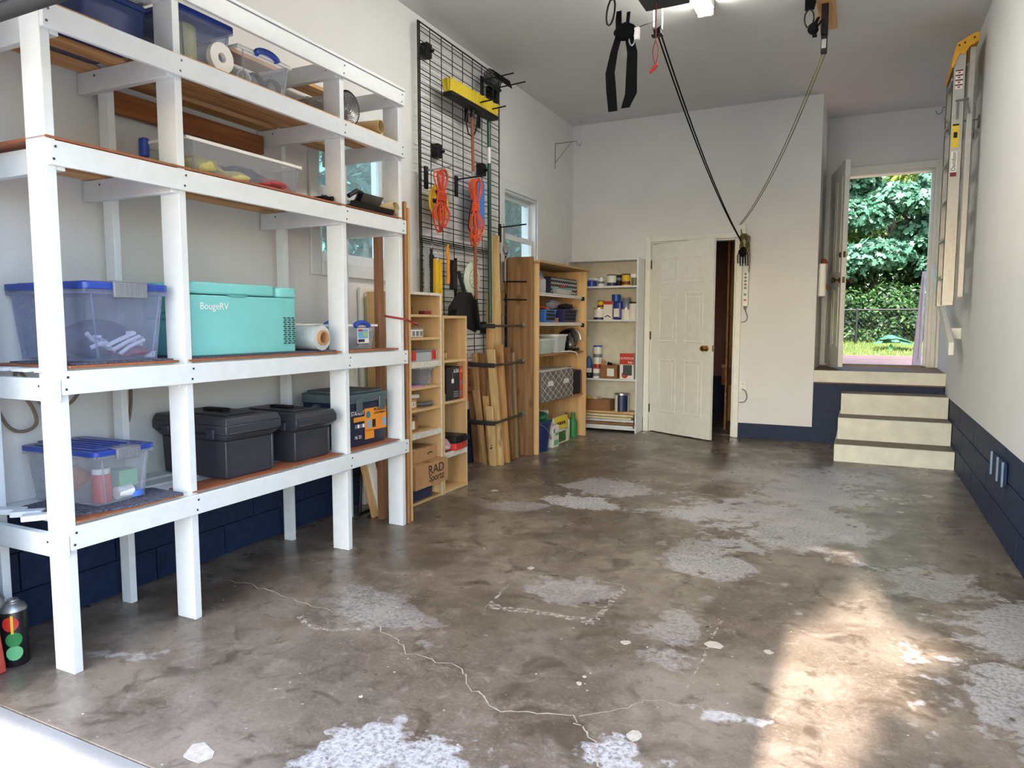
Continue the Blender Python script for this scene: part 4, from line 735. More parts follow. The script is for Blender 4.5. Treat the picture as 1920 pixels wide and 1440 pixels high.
t = T('blue_sheet', 'blue plastic sheet hung on the grid', 'sheet', (-2.84, 5.135, 1.97)); M().prism([(-.105, 0), (.10, 0), (.10, .36), (.085, .385), (-.06, .405), (-.105, .40)], 0, .006, 'yz').out('sheet', mt('blue_sheet', (74, 128, 206), .5), t, .001); M().lathe([(.008, .0062), (.008, .008)], (0, -.02, .37), 10, 'x').out('hang_hole', INK, t); M().tube([(.008, -.02, .37), (.01, -.02, .42), (.0, -.02, .44)], .003, 5).out('hanger', WIRE, t)
t = T('steel_rule', 'perforated steel straightedge hung on the lower grid', 'ruler', (-2.865, 4.40, 1.405)); M().box(-.002, .002, -.033, .033, 0, .345).out('blade', mt('pale_steel', (176, 178, 176), .5, .5, var=.25, scale=60), t)
for i in range(16): M().box(.002, .0026, .012 if i % 2 else .004, .026, .02 + i * .02, .022 + i * .02).out('mark', INK, t)
t = T('black_straightedge', 'narrow black straightedge hung beside the steel one', 'ruler', (-2.865, 4.465, 1.405)); M().box(-.004, .004, -.015, .015, 0, .34).out('blade', BLACK, t, .002); M().tube([(0, 0, .34), (.01, 0, .37), (0, .005, .39)], .003, 5).out('hanger', STEEL, t)
t = T('spirit_level', 'yellow spirit level hung on the lower grid', 'level', (-2.865, 4.55, 1.255)); M().box(-.012, .012, -.046, -.022, 0, .42).box(-.012, .012, .022, .046, 0, .42).box(-.010, .002, -.022, .022, 0, .40).out('body', YEL, t, .002); M().lathe([(.014, .002), (.014, .004)], (0, .0, .24), 14, 'x').out('badge', mt('badge', (200, 170, 120), .5), t); M().tube([(0, 0, .40), (.005, 0, .45), (-.005, 0, .48)], .003, 5).out('hanger', STEEL, t)
t = T('pruning_saw', 'yellow curved saw handle hung on the lower grid', 'saw', (-2.85, 4.675, 1.50)); q = M(); q.tube(smooth_path([(0, -.006, 0), (0, .0, .06), (.0, -.002, .13), (.0, .004, .18), (0, -.012, .22), (0, -.01, .26), (0, .004, .295)]), .016, 8, r2=.009).out('handle', mt('saw_yellow', (226, 150, 30), .45), t); M().tube([(0, .004, .29), (0, .012, .24), (0, .016, .20)], .004, 6).out('tip', mt('saw_yellow2', (226, 150, 30), .45), t)
t = T('hand_brush', 'black hand brush hung beside the dustpan', 'brush', (-2.85, 4.755, 1.46)); q = M(); q.box(-.02, .02, -.035, .025, 0, .22).out('bristles', mt('black_bristle', (22, 22, 24), .9, bump=.8, bscale=300), t, .006); M().box(-.015, .015, .025, .034, -.02, .24).out('back', BLACK, t, .003); M().cyl((0, .02, .0), (0, .05, -.10), .011, 8).out('handle', BLACK, t)
t = T('dustpan', 'black dustpan hung on the grid above shorter cubby', 'dustpan', (-2.82, 4.80, 1.20)); M().add([(0, -.17, .02), (.02, .23, -.08), (.03, .20, .17), (.03, .13, .24), (.03, -.06, .24), (.02, -.19, .12), (-.012, -.17, .02), (.008, .23, -.08), (.018, .20, .17), (.018, .13, .24), (.018, -.06, .24), (.008, -.19, .12)], [(0, 1, 2, 3, 4, 5), (11, 10, 9, 8, 7, 6), (0, 6, 7, 1), (1, 7, 8, 2), (2, 8, 9, 3), (3, 9, 10, 4), (4, 10, 11, 5), (5, 11, 6, 0)]).out('pan', BLACK, t, .003)
M().bar((.035, .17, .19), (.04, .215, -.06), .02, .05, (1, 0, 0)).out('side_wall', BLACK, t, .003); M().bar((.035, -.12, .10), (.03, -.15, .03), .02, .04, (1, 0, 0)).out('side_wall', BLACK, t, .003); M().bar((.025, .02, .235), (.0, -.02, .40), .035, .014, (1, 0, 0)).out('handle', BLACK, t, .005)
t = T('white_disc', 'pale round disc with dark printed ring on the grid', 'disc', (-2.855, 5.065, 1.555)); M().lathe([(.0, .012), (.05, .012), (.115, .008), (.135, -.004), (.128, -.008), (.0, .004)], (0, 0, 0), 36, 'x', caps=False).out('disc', mt('pale_disc', (206, 220, 200), .4), t); M().tube([(.0115, .068 * math.cos(a * .2618), .075 * math.sin(a * .2618)) for a in range(24)], .002, 5, True).out('printed_ring', INK, t)
for i in range(8): a = i * .785 + .3; M().bar((.0125, .02 * math.cos(a), .02 * math.sin(a)), (.0118, .055 * math.cos(a), .055 * math.sin(a)), .006, .001, (1, 0, 0)).out('printed_ray', mt('mauve_ink', (150, 110, 110), .6), t)
M().tube([(.0, .06, .12), (.01, .065, .16), (-.01, .06, .18)], .003, 5).out('hanger', WIRE, t)

# ------------------------------------------------------------------ lumber and its holders
for z, nm in ((1.175, 'top'), (.855, 'middle'), (.38, 'bottom')):
    t = T('lumber_holder', '%s padded bar holding the lumber against the wall' % nm, 'rack bar', (-2.72, 5.735, z), 0, 'lumber holder bars'); M().tube([(0, 0, 0), (.03, -.33, 0), (.06, -.655, -.0)], .0105, 10).out('pipe', mt('pipe', (84, 74, 62), .45, .7), t); M().lathe([(.024, 0), (.024, -.012), (.016, -.02)], (0, 0, 0), 16, 'y').out('flange', GALV, t)
    M().bar((.065, -.66, -.002), (-.19, -.685, .004), .022, .036, (0, 0, 1)).out('foam_pad', RUBBER, t, .006)
LUM = 'lumber standing against the left wall'
LW1 = wood('lumber_pale', (230, 200, 146), (206, 168, 112), 'z'); LW2 = wood('lumber_tan', (206, 164, 110), (170, 124, 76), 'z'); LW3 = wood('lumber_brown', (160, 118, 76), (118, 80, 48), 'z'); LW4 = wood('lumber_grey', (166, 142, 106), (128, 104, 74), 'z')
B_ = [('dark brown stud at the far left', (-2.958, -2.901, 5.25), (-2.952, -2.891, 5.12, 0.82), LW3), ('thin tan batten at the left edge', (-2.895, -2.869, 5.24), (-2.890, -2.849, 5.10, 0.95), LW2),
      ('dark brown board behind the thin batten', (-2.902, -2.865, 5.30), (-2.905, -2.828, 5.20, 0.95), LW3), ('short tan stud left of the stamped board', (-2.853, -2.822, 5.22), (-2.886, -2.830, 5.10, 0.64), LW2),
      ('short tan stud behind the stamped board', (-2.820, -2.782, 5.26), (-2.822, -2.778, 5.16, 0.59), LW2), ('short pale stud with a dark stamp', (-2.770, -2.715, 5.19), (-2.771, -2.711, 5.12, 0.51), LW1),
      ('pale stud as tall as the middle bar', (-2.737, -2.674, 5.24), (-2.781, -2.716, 5.16, 0.98), LW1), ('tan knotty stud right of the pale stud', (-2.735, -2.674, 5.36), (-2.785, -2.714, 5.30, 1.02), LW2),
      ('brown stud near the wide plank', (-2.755, -2.702, 5.50), (-2.780, -2.710, 5.44, 0.99), LW3), ('greyish stud beside the wide plank', (-2.760, -2.709, 5.60), (-2.778, -2.735, 5.58, 0.94), LW4),
      ('tall pale batten, left of the two tallest,', (-2.787, -2.756, 5.32), (-2.918, -2.887, 5.46, 1.95), LW1), ('tall pale batten, right of the two tallest,', (-2.755, -2.712, 5.305), (-2.885, -2.840, 5.48, 1.95), LW1),
      ('tan board behind the tall battens', (-2.908, -2.845, 5.37), (-2.91, -2.858, 5.40, 1.41), LW2), ('grey board behind the slotted upright', (-2.879, -2.836, 5.62), (-2.914, -2.877, 5.64, 1.27), LW4)]
for nm, (xa, xb, yb), (ta, tb, ty, tz), m in B_:
    th = .034; q = M(); q.add([(xa, yb, 0), (xb, yb, 0), (xb, yb + th, 0), (xa, yb + th, 0), (ta, ty, tz), (tb, ty, tz), (tb, ty + th, tz), (ta, ty + th, tz)], [(0, 3, 2, 1), (4, 5, 6, 7), (0, 1, 5, 4), (1, 2, 6, 5), (2, 3, 7, 6), (3, 0, 4, 7)])
    q.v = [(v[0] - xa, v[1] - yb, v[2]) for v in q.v]; o = q.out('lumber', m, None, .002); o.location = (xa, yb, 0); tag(o, nm + ' in the lumber holder', 'lumber', LUM)
    if 'stamp' in nm and 'with' in nm:
        for i in range(4): M().bar((.018 + .003 * (i % 2), -.022, .15 + i * .026), (.036, -.024, .158 + i * .026), .013, .003, (0, 1, 0)).out('stamp_mark', INK, o)
t = T('wide_plank', 'wide brown knotty plank standing beside the plywood cabinet', 'plank', (-2.765, 5.755, 0)); M().box(-.135, .135, -.018, .018, 0, 1.785).out('board', wood('wide_plank', (144, 110, 72), (110, 78, 48), 'z'), t, .004)
t = T('slotted_standard', 'black slotted upright with two rods on the wide plank', 'bracket', (-2.885, 5.728, .80)); M().box(-.011, .011, -.006, .006, 0, 1.03).out('upright', WIRE, t, .002)
for z in (.61, .77): M().cyl((-.02, -.008, z), (.21, -.012, z - .006), .0065, 8).out('rod', WIRE, t)
for i in range(10): M().box(-.003, .003, -.0066, -.006, .06 + i * .1, .08 + i * .1).out('slot', GALV, t)
t = T('rope_clip', 'grey rope with a snap hook hanging in front of far window', 'rope', (-2.86, 5.665, 1.45)); ROPE = mt('speckled_rope', (150, 150, 142), .8, var=.5, scale=300)
M().tube([(.0, -.02, .58), (0, -.02, .42), (-.01, .0, .36), (.01, .02, .34), (0, .0, .30), (0, .0, .12)], .009, 7).out('rope', ROPE, t); M().blob((0, -.005, .40), (.022, .022, .04), 3).out('knot', ROPE, t); M().tube([(.0, 0, .12), (.0, .014, .07), (0, .016, .02), (0, 0, .0), (0, -.016, .02), (0, -.012, .08)], .004, 6).out('snap_hook', BRASS, t)
M().tube([(0, -.035, .6), (0, -.03, .62), (0, -.02, .58)], .004, 5).out('loop', ROPE, t)
# ------------------------------------------------------------------ plywood cabinet beyond the lumber
CX0, CX1, CY0, CY1 = -2.985, -2.60, 5.812, 7.06
t = T('plywood_cabinet', 'open plywood cabinet with wire shelves in the far left corner', 'cabinet', (CX1, CY0, 0)); w_ = CY1 - CY0; d_ = CX1 - CX0
M().box(-d_, 0, 0, .02, 0, 1.735).out('side_panel', PLYZ, t, .002); M().box(-d_, 0, w_ - .02, w_, 0, 1.735).out('side_panel', PLYZ, t, .002); M().box(-d_, -d_ + .01, .021, w_ - .021, 0, 1.735).out('back_panel', PLYZ, t); M().box(-d_, .03, -.02, w_ + .03, 1.736, 1.756).out('top_panel', PLYY, t, .002)
for z in (.91, .462): M().box(-d_ + .011, -.03, .021, w_ - .021, z - .02, z).out('shelf', wood('shelf_ply', (176, 126, 80), (140, 96, 58), 'y', knots=False), t, .002)
for z in (1.48, 1.205):
    s_ = M(); s_.box(-.045, -.035, .022, w_ - .03, z - .032, z - .024).box(-.045, -.035, .022, w_ - .03, z - .006, z - .001)
    for i in range(46): s_.box(-.042, -.037, .03 + i * .0255, .0365 + i * .0255, z - .03, z - .004)
    s_ = s_.out('wire_shelf', WPL, t)
    q = M()
    for i in range(46): q.cyl((-d_ + .02, .033 + i * .0255, z - .004), (-.04, .033 + i * .0255, z - .004), .0022, 4)
    q.out('shelf_wires', WPL, s_)['kind'] = 'stuff'
    M().box(-.05, -.02, w_ - .045, w_ - .02, z - .05, z - .01).out('shelf_clip', BLACK, s_, .002)
def pot(label, cat, name, loc, prof, parts, n=22, group=None):
    t = T(name, label, cat, loc, 0, group)
    for nm, pr_, m in parts: M().lathe(pr_, (0, 0, 0), n).out(nm, m, t)
    return t
t = pot('clear plastic jug with blue cap on the top wire shelf', 'jug', 'plastic_jug', (-2.72, 6.10, 1.481), None, [('body', [(.055, 0), (.06, .02), (.06, .12), (.025, .155)], clear('jug', (214, 214, 220), .6)), ('cap', [(.028, .155), (.028, .185), (.0, .186)], mt('cap_blue', (60, 120, 200), .4))])
lump('pink and white plastic bag beside the clear jug', 'bag', 'plastic_bag', (-2.80, 6.17, 1.481), (.05, .06, .085), mt('pink_bag', (216, 190, 204), .4), 41)
def zigzag(q, x, y0, y1, z, amp, n, w):
    P = [(y0 + (y1 - y0) * i / (2 * n), z + (amp if i % 2 else -amp)) for i in range(2 * n + 1)]
    for a, b in zip(P, P[1:]): q.add([(x, a[0], a[1] - w), (x, b[0], b[1] - w), (x, b[0], b[1] + w), (x, a[0], a[1] + w)], [(0, 1, 2, 3)])
t, dx, dy = crate('navy box with white chevron print on the top wire shelf', 'box', 'fabric_box', -2.90, -2.70, 6.32, 7.02, 1.481, .165, mt('chevron_navy', (44, 48, 66), .8)); q = M()
for i in range(4): zigzag(q, dx + .001, -dy + .005, dy - .005, .025 + i * .04, .010, 14, .006)
q.out('chevron_print', PAPER, t)
t = T('food_container', 'clear food container with teal lid in front of chevron box', 'container', (-2.665, 6.53, 1.481)); M().fru((-.02, .02, -.17, .17), (-.03, .03, -.2, .2), 0, .05).out('tub', clear('tub', (214, 216, 214), .6), t, .006); M().box(-.034, .034, -.21, .21, .0505, .06).out('lid', mt('teal_lid', (96, 176, 180), .4), t, .003)
lump('red cloth on the teal lidded container', 'cloth', 'cloth_bundle', (-2.67, 6.55, 1.5415), (.025, .07, .014), RED, 43)
def basket(label, loc, lx, ly, h, mat):
    t = T('plastic_basket', label, 'basket', loc); q = M(); q.fru((-lx / 2 + .015, lx / 2 - .015, -ly / 2 + .015, ly / 2 - .015), (-lx / 2, lx / 2, -ly / 2, ly / 2), 0, h); o = q.out('shell', mat, t, .004)
    M().box(-lx / 2 - .004, lx / 2 + .004, -ly / 2 - .004, ly / 2 + .004, h - .012, h).out('rim', mat, t, .003)
    k = M()
    for i in range(7):
        for j in range(3): k.box(lx / 2 - .004, lx / 2 + .001, -ly / 2 + .03 + i * (ly - .06) / 7, -ly / 2 + .03 + i * (ly - .06) / 7 + .018, .02 + j * .035, .045 + j * .035)
    k.out('vent_slots', INK, t)['kind'] = 'stuff'; return t
basket('bright blue plastic basket on the second wire shelf', (-2.73, 6.17, 1.206), .2, .26, .12, mt('basket_blue', (52, 112, 196), .4)); basket('navy plastic basket heaped with dark cloth on second wire shelf', (-2.73, 6.68, 1.206), .2, .36, .13, mt('basket_navy', (40, 44, 92), .4))
lump('orange red cloth in the bright blue basket', 'cloth', 'cloth_bundle', (-2.72, 6.17, 1.3265), (.05, .09, .015), mt('coral', (214, 92, 70), .8), 45); lump('black cloth heaped on the navy basket', 'cloth', 'cloth_bundle', (-2.69, 6.70, 1.3365), (.06, .15, .028), mt('black_cloth', (26, 26, 34), .9), 46); lump('pale lilac bag behind the black cloth', 'bag', 'plastic_bag', (-2.81, 6.62, 1.3365), (.05, .15, .05), mt('lilac', (200, 200, 226), .5), 47)
t, dx, dy = crate('small pale chevron box at the end of second wire shelf', 'box', 'fabric_box', -2.78, -2.68, 6.89, 6.99, 1.206, .14, mt('pale_box', (196, 192, 186), .8)); q = M(); [zigzag(q, dx + .001, -dy + .004, dy - .004, .02 + i * .03, .008, 4, .003) for i in range(4)]; q.out('chevron_print', mt('grey_ink', (110, 110, 116), .7), t)
tag(M().box(-2.76, -2.68, 6.325, 6.475, 1.206, 1.25).out('book_stack', CARD, None, .003), 'small tan box between the two plastic baskets', 'box')
bin_('milky storage bin on the third cabinet shelf', (-2.74, 6.10, .911), 0, .22, .34, .15, None, clear('milky', (196, 208, 204), .6), None, None, group=None); bin_('milky storage bin with blue print beside the helmet', (-2.72, 6.435, .911), 0, .2, .27, .19, None, clear('milky2', (206, 214, 220), .6), None, None, group=None)
lump('green plant sprig in the nearer milky bin', 'sprig', 'plant_sprig', (-2.70, 6.06, .917), (.05, .06, .03), mt('sage', (110, 150, 80), .8), 48)
t = T('helmet', 'black helmet with silver stripe on the third cabinet shelf', 'helmet', (-2.73, 6.84, .911)); q = M(); q.lathe([(.11 * math.sin(a * .1745), .13 + .11 * -math.cos(a * .1745)) for a in range(3, 19)], (0, 0, -.012), 24); q.out('shell', mt('helmet_black', (18, 18, 20), .15, coat=.5), t, 0, 60)
M().tube([(.1 * math.sin(a) + .02, .06, .118 + .11 * math.cos(a)) for a in (-.4, 0, .4, .8, 1.2, 1.6)], .012, 8).out('stripe', STEEL, t); M().rbox(-.1, .11, -.10, .1, 0, .03, .05, 4).out('chin_rim', BLACK, t, .006); M().tube([(.09, -.16, .03), (.08, -.14, .12), (.05, -.12, .17)], .045, 10, r2=.03).out('visor', mt('visor', (40, 40, 44), .1, coat=.6), t)
o = M().tube([(-2.66, 6.3, .918), (-2.62, 6.62, .918), (-2.585, 6.70, .905), (-2.575, 6.73, .87)], .006, 6).out('white_wire', WPL); tag(o, 'white wire bent over the edge of the third cabinet shelf', 'wire')
for k, (ya, yb, nm) in enumerate([(5.90, 6.30, 'nearer'), (6.31, 6.69, 'farther')]):
    t, dx, dy = crate('%s grey fabric bin with white lattice print and white tab' % nm, 'fabric bin', 'fabric_bin', -2.90, -2.605, ya, yb, .4625, .285, mt('grey_fabric', (112, 108, 104), .9, bump=.3, bscale=300), .006, 0, 'lattice print fabric bins'); q = M(); P_ = .075
    for c in range(3):
        for sgn in (-1, 1):
            prev = None
            for i in range(33):
                z = .004 + .277 * i / 32; y = -dy + (c + .5) * (2 * dy) / 3 + sgn * .5 * (2 * dy) / 3 * (1 - 2 * abs(((z / .075) % 2) - 1)) * .98; y = max(-dy + .004, min(dy - .004, y))
                if prev: q.add([(dx + .0065 - .006, prev[0] - .005, prev[1]), (dx + .0065 - .006, prev[0] + .005, prev[1]), (dx + .0065 - .006, y + .005, z), (dx + .0065 - .006, y - .005, z)], [(0, 1, 2, 3)])
                prev = (y, z)
    q.out('lattice_print', PAPER, t)['kind'] = 'stuff'; M().box(dx + .001, dx + .004, -.065, .065, .145, .19).out('tab', PAPER, t, .001); M().box(-dx, dx + .001, -dy, dy, .285, .289).out('rim', PAPER, t, .001)
t = T('laptop_bag', 'black padded bag with red trim beside lattice bins', 'bag', (-2.72, 6.86, .4625)); M().rbox(-.09, .09, -.13, .13, 0, .25, .04, 4).out('body', mt('bag_black', (24, 24, 30), .8), t, .02); M().tube([(.092, -.12, .01), (.092, -.12, .22), (.092, -.09, .248), (.092, .09, .248), (.092, .12, .22), (.092, .12, .01)], .005, 6).out('trim', mt('maroon', (110, 36, 50), .6), t); M().tube([(.0, -.05, .25), (0, -.04, .275), (0, .04, .275), (0, .05, .25)], .008, 6).out('handle', BLACK, t)
# things on the floor of the cabinet
t = T('bucket', 'navy bucket with a green and white bag at cabinet floor', 'bucket', (-2.70, 6.02, 0)); M().lathe([(.095, 0), (.125, .27), (.131, .272), (.131, .285), (.121, .285), (.115, .255), (.0, .25)], (0, 0, 0), 28).out('body', mt('bucket_navy', (28, 44, 92), .4), t); M().tube([(.131 * math.cos(a), .131 * math.sin(a), .262 - .16 * math.sin(a + 1.0) ** 2) for a in [-1.0 + i * .2 for i in range(11)]], .003, 5).out('bail', STEEL, t)
lump('green and white plastic bag stuffed in the navy bucket', 'bag', 'plastic_bag', (-2.69, 6.03, .256), (.11, .125, .055), mt('green_bag', (40, 104, 74), .35, var=.7, scale=14, coat=.3), 51)
t, dx, dy = crate('white and green printed box beside the navy bucket', 'box', 'printed_box', -2.72, -2.615, 6.20, 6.34, 0, .21, PAPER); M().box(dx, dx + .001, -.05, .06, .02, .07).box(dx, dx + .001, -.02, .06, .11, .14).out('print', mt('mint_ink', (120, 190, 130), .6), t); M().box(dx, dx + .001, -.055, -.035, .14, .18).out('print', INK, t)
t = pot('white trigger spray bottle behind the printed box', 'spray bottle', 'spray_bottle', (-2.80, 6.34, 0), None, [('body', [(.04, 0), (.042, .02), (.042, .2), (.016, .27)], WPL), ('collar', [(.02, .27), (.02, .3)], WPL)]); M().box(-.02, .07, -.015, .015, .30, .345).out('trigger_head', WPL, t, .006)
t = T('soil_bag', 'yellow and white printed sack leaning in the cabinet', 'bag', (-2.69, 6.52, 0)); q = M(); q.fru((-.05, .05, -.15, .15), (-.035, .035, -.155, .165), 0, .13); q.fru((-.035, .035, -.155, .165), (-.01, .012, -.16, .18), .13, .265); q.out('sack', mt('sack_white', (230, 228, 222), .5), t, .012)
q = M(); q.add([(.046, .08, .0), (.046, .165, .0), (.016, .19, .266), (.040, .12, .14), (.038, -.155, .16), (.014, -.163, .266)], [(0, 1, 2, 3), (3, 2, 5, 4)]); q.out('yellow_panel', mt('sack_yellow', (232, 206, 40), .5), t); q = M(); q.add([(.049, -.12, .02), (.049, .07, .02), (.040, .09, .12), (.040, -.12, .12)], [(0, 1, 2, 3)]); q.out('leaf_picture', mt('leaf_pic', (70, 120, 60), .6, var=.9, scale=60), t)
for i in range(4): M().bar((.0335, -.09 + i * .055, .185), (.0285, -.085 + i * .055, .215), .036, .003, (1, 0, 0)).out('printed_mark', mt('maroon_ink', (90, 30, 30), .6), t)
pot('white bottle with red nozzle beside the yellow sack', 'bottle', 'bottle', (-2.72, 6.80, 0), None, [('body', [(.035, 0), (.035, .19), (.015, .215)], WPL), ('nozzle', [(.018, .215), (.018, .25), (.008, .27)], RED)]); pot('green bottle at the far end of the cabinet floor', 'bottle', 'bottle', (-2.70, 6.93, 0), None, [('body', [(.045, 0), (.048, .02), (.048, .16), (.018, .21), (.018, .225)], GRN), ('cap', [(.022, .226), (.022, .255), (0, .256)], GRN)])
# ------------------------------------------------------------------ white bookshelf at the back wall
SX0, SX1, SY0, SY1 = -2.975, -2.15, 7.40, 7.645
t = T('white_bookshelf', 'tall white open shelf unit in the back corner', 'shelf unit', (SX0, SY0, 0)); w_ = SX1 - SX0; d_ = SY1 - SY0
M().box(0, .018, 0, d_, 0, 1.89).out('side_panel', WHITE, t, .002); M().box(w_ - .018, w_, 0, d_, 0, 1.89).out('side_panel', WHITE, t, .002); M().box(.0185, w_ - .0185, 0, d_, 1.872, 1.89).out('top_panel', WHITE, t, .002); M().box(.0185, w_ - .0185, d_ - .008, d_, .03, 1.872).out('back_panel', mt('cream_back', (212, 208, 190), .6), t)
for z in (1.60, 1.235, .588, .05): M().box(.0185, w_ - .0185, .004, d_ - .009, z - .02, z).out('shelf', WHITE, t, .002)
BSG = 'boards stacked in the white shelf unit'
for i, (m, nm, x1) in enumerate([(WHITE, 'bottom white board', -.02), (CARDD, 'brown board above the bottom one', -.03), (WHITE, 'second white board', -.02), (mt('cream_board', (214, 200, 160), .6), 'lower cream board', -.05), (mt('cream_board', (214, 200, 160), .6), 'upper cream board', -.02), (PLYY, 'topmost plywood board', -.02)]):
    o = M().box(0, w_ - .045 + x1, 0, .2, 0, .024).out('board', m, None, .002); o.location = (SX0 + .025 + .01 * (i % 2), SY0 + .01 + .012 * (i % 3), .0505 + i * .0305); tag(o, nm + ' of the pile in the white shelf unit', 'board', BSG)
    if i: M().box(.05, .09, .02, .18, -.0062, -.0002).box(w_ - .2, w_ - .16, .02, .18, -.0062, -.0002).out('spacer', m, o)
PB = .0505 + 5 * .0305 + .0245
def tin(label, x, z, r_, h, m, lidm=None, y=7.50, band=None, cat='can', name='paint_can'):
    t = T(name, label, cat, (x, y, z)); M().lathe([(r_, 0), (r_, h * .9), (r_ * .97, h * .92)], (0, 0, 0), 22).out('body', m, t); M().lathe([(r_ * 1.02, h * .91), (r_ * 1.02, h), (r_ * .9, h), (r_ * .88, h * .985), (0, h * .985)], (0, 0, 0), 22).out('lid', lidm or STEEL, t)
    if band: M().lathe([(r_ * 1.006, h * band[1]), (r_ * 1.006, h * band[2])], (0, 0, 0), 22, caps=False).out('label_band', band[0], t)
    return t
NV = mt('navy_label', (34, 46, 84), .4); Z1, Z2, Z3 = 1.6005, 1.2355, .5885
tin('blue tub on the highest shelf of the white unit', -2.71, Z1, .055, .06, BPL, BPL, name='tub', cat='tub'); lump('white scoop resting on the blue tub', 'scoop', 'scoop', (-2.70, 7.50, Z1 + .0605), (.07, .04, .02), WPL, 61); tin('small white labelled can right of the blue tub', -2.60, Z1, .038, .10, WPL, STEEL, band=(GREY, .3, .55))
tin('navy and white can in the middle of highest shelf', -2.475, Z1, .055, .125, PAPER, NV, band=(NV, .0, .3)); tin('narrow black can beside the yellow one on highest shelf', -2.395, Z1, .03, .12, BLACK, BLACK, band=(GREY, .5, .75)); tin('yellow and black can on the highest shelf', -2.315, Z1, .048, .128, YEL, BLACK, band=(mt('dark_red_label', (110, 40, 24), .5), .1, .38)); tin('white jar with wide cap at the end of highest shelf', -2.225, Z1, .04, .125, WPL, WPL, name='jar', cat='jar'); tin('olive jar with white cap at the end of highest shelf', -2.20, Z1, .034, .09, mt('olive', (120, 116, 70), .4), WPL, 7.43, name='jar', cat='jar')
tin('white paint can carrying a small yellow can', -2.62, Z2, .06, .128, PAPER, STEEL, band=(NV, .0, .2)); tin('small yellow can on top of a paint can', -2.60, Z2 + .1285, .038, .08, YEL, BLACK, band=(mt('dark_red_label', (110, 40, 24), .5), .1, .4))
t, dx, dy = crate('white and red tall box beside the blue jug', 'box', 'tall_box', -2.555, -2.455, 7.46, 7.54, Z2, .20, PAPER); M().box(-dx, dx, -dy - .001, -dy, .165, .20).out('red_band', RED, t); M().tube([(-.03, -dy - .001, .03), (.0, -dy - .001, .045), (.03, -dy - .001, .025)], .006, 5).out('print', INK, t)
t = T('detergent_jug', 'big blue jug with round blue cap on second shelf', 'jug', (-2.41, 7.52, Z2)); M().rbox(-.045, .06, -.05, .05, 0, .2, .03, 4).out('body', mt('jug_blue', (36, 56, 136), .35), t, .02); M().lathe([(.048, .2), (.048, .275), (0, .276)], (-.02, 0, 0), 20).out('cap', mt('jug_cap', (30, 70, 160), .35), t); M().box(-.03, .03, -.052, -.05, .03, .12).out('label', PAPER, t)
tin('white can under the cork lidded jar', -2.31, Z2, .052, .12, PAPER, STEEL); tin('grey glass jar with cork lid on top of a can', -2.305, Z2 + .1205, .043, .125, mt('grey_glass', (110, 122, 140), .15, coat=.4), mt('cork', (206, 166, 110), .8), name='jar', cat='jar'); tin('white canister with black lid at the end of second shelf', -2.224, Z2, .048, .19, PAPER, BLACK, name='canister', cat='canister')
tin('white wipes tub with blue lid on the third shelf', -2.64, Z3 + .17, .048, .19, PAPER, BPL, 7.53, (GREY, .3, .5), 'tub', 'wipes_tub'); tin('white drum under the blue lidded wipes tub', -2.64, Z3, .045, .169, PAPER, WPL, 7.53, (RED, .6, .9), 'tub', 'drum'); tin('small white tub with pink lid on the third shelf', -2.625, Z3, .037, .115, PAPER, mt('pink_lid', (190, 60, 110), .5), 7.44, (GREY, .2, .5), 'tub', 'tub')
t, dx, dy = crate('small black and green box at left of third shelf', 'box', 'small_box', -2.73, -2.67, 7.42, 7.47, Z3, .11, BLACK); M().box(-dx, dx, -dy - .001, -dy, .06, .11).out('white_panel', PAPER, t); M().lathe([(.012, -dy - .001), (.012, -dy - .002)], (0, 0, .035), 12, 'y').out('green_dot', GRN, t)
lump('blue rubber bulb at left of third shelf', 'bulb', 'rubber_bulb', (-2.75, 7.54, Z3 + .0), (.045, .045, .12), mt('bulb_blue', (50, 100, 150), .5), 66, amp=.05)
t, dx, dy = crate('open cardboard box with white label on third shelf', 'carton', 'carton', -2.575, -2.385, 7.44, 7.58, Z3, .145, CARDD); M().box(-.02, .06, -dy - .001, -dy, .025, .11).out('label', PAPER, t)
for i in range(5): M().bar((-.08 + i * .035, -.03 + .02 * (i % 2), .12), (-.06 + i * .035, -.05, .20 - .012 * i), .06, .003, (0, 1, 0)).out('paper_sheet', (CARD, PAPER, BLACK, CARD, CARDD)[i], t)
t, dx, dy = crate('red and white trash bag box at right of third shelf', 'box', 'bag_box', -2.352, -2.195, 7.43, 7.52, Z3, .28, PAPER); M().box(-dx, dx, -dy - .001, -dy, .16, .28).out('red_panel', RED, t); text('OUTDOOR', WINK, t, (0, -dy - .0015, .225), FY, .034, sx=.9); text('Bags', WINK, t, (.04, -dy - .0015, .185), FY, .03); M().lathe([(.036, -dy - .001), (.036, -dy - .002)], (-.02, 0, .045), 18, 'y').out('red_disc', RED, t); text('50', WINK, t, (-.02, -dy - .0025, .05), FY, .04); M().rbox(-.04, .06, -dy - .004, -dy - .001, .04, .155, .001, 1).out('bag_picture', mt('bag_dark', (60, 64, 68), .5), t)
t, dx, dy = crate('open cardboard tray of papers on the stacked boards', 'carton', 'carton', -2.78, -2.46, 7.43, 7.60, PB, .125, CARDD)
for i in range(3): M().bar((-.1 + i * .06, -.02, .10), (-.09 + i * .07, -.03, .145 - .006 * i), .06, .004, (0, 1, 0)).out('paper_sheet', (YEL, PAPER, CARD)[i], t)
tin('white and navy paint can on the stacked boards', -2.345, PB, .078, .2, PAPER, STEEL, 7.50, None, 'can', 'paint_can')
q = M(); vs = []; fs = []
for i in range(9):
    a = -1.9 + i * .2; vs += [(.0785 * math.cos(a), .0785 * math.sin(a), .0), (.0785 * math.cos(a), .0785 * math.sin(a), .18)]
    if i: fs.append((2 * i - 2, 2 * i, 2 * i + 1, 2 * i - 1))
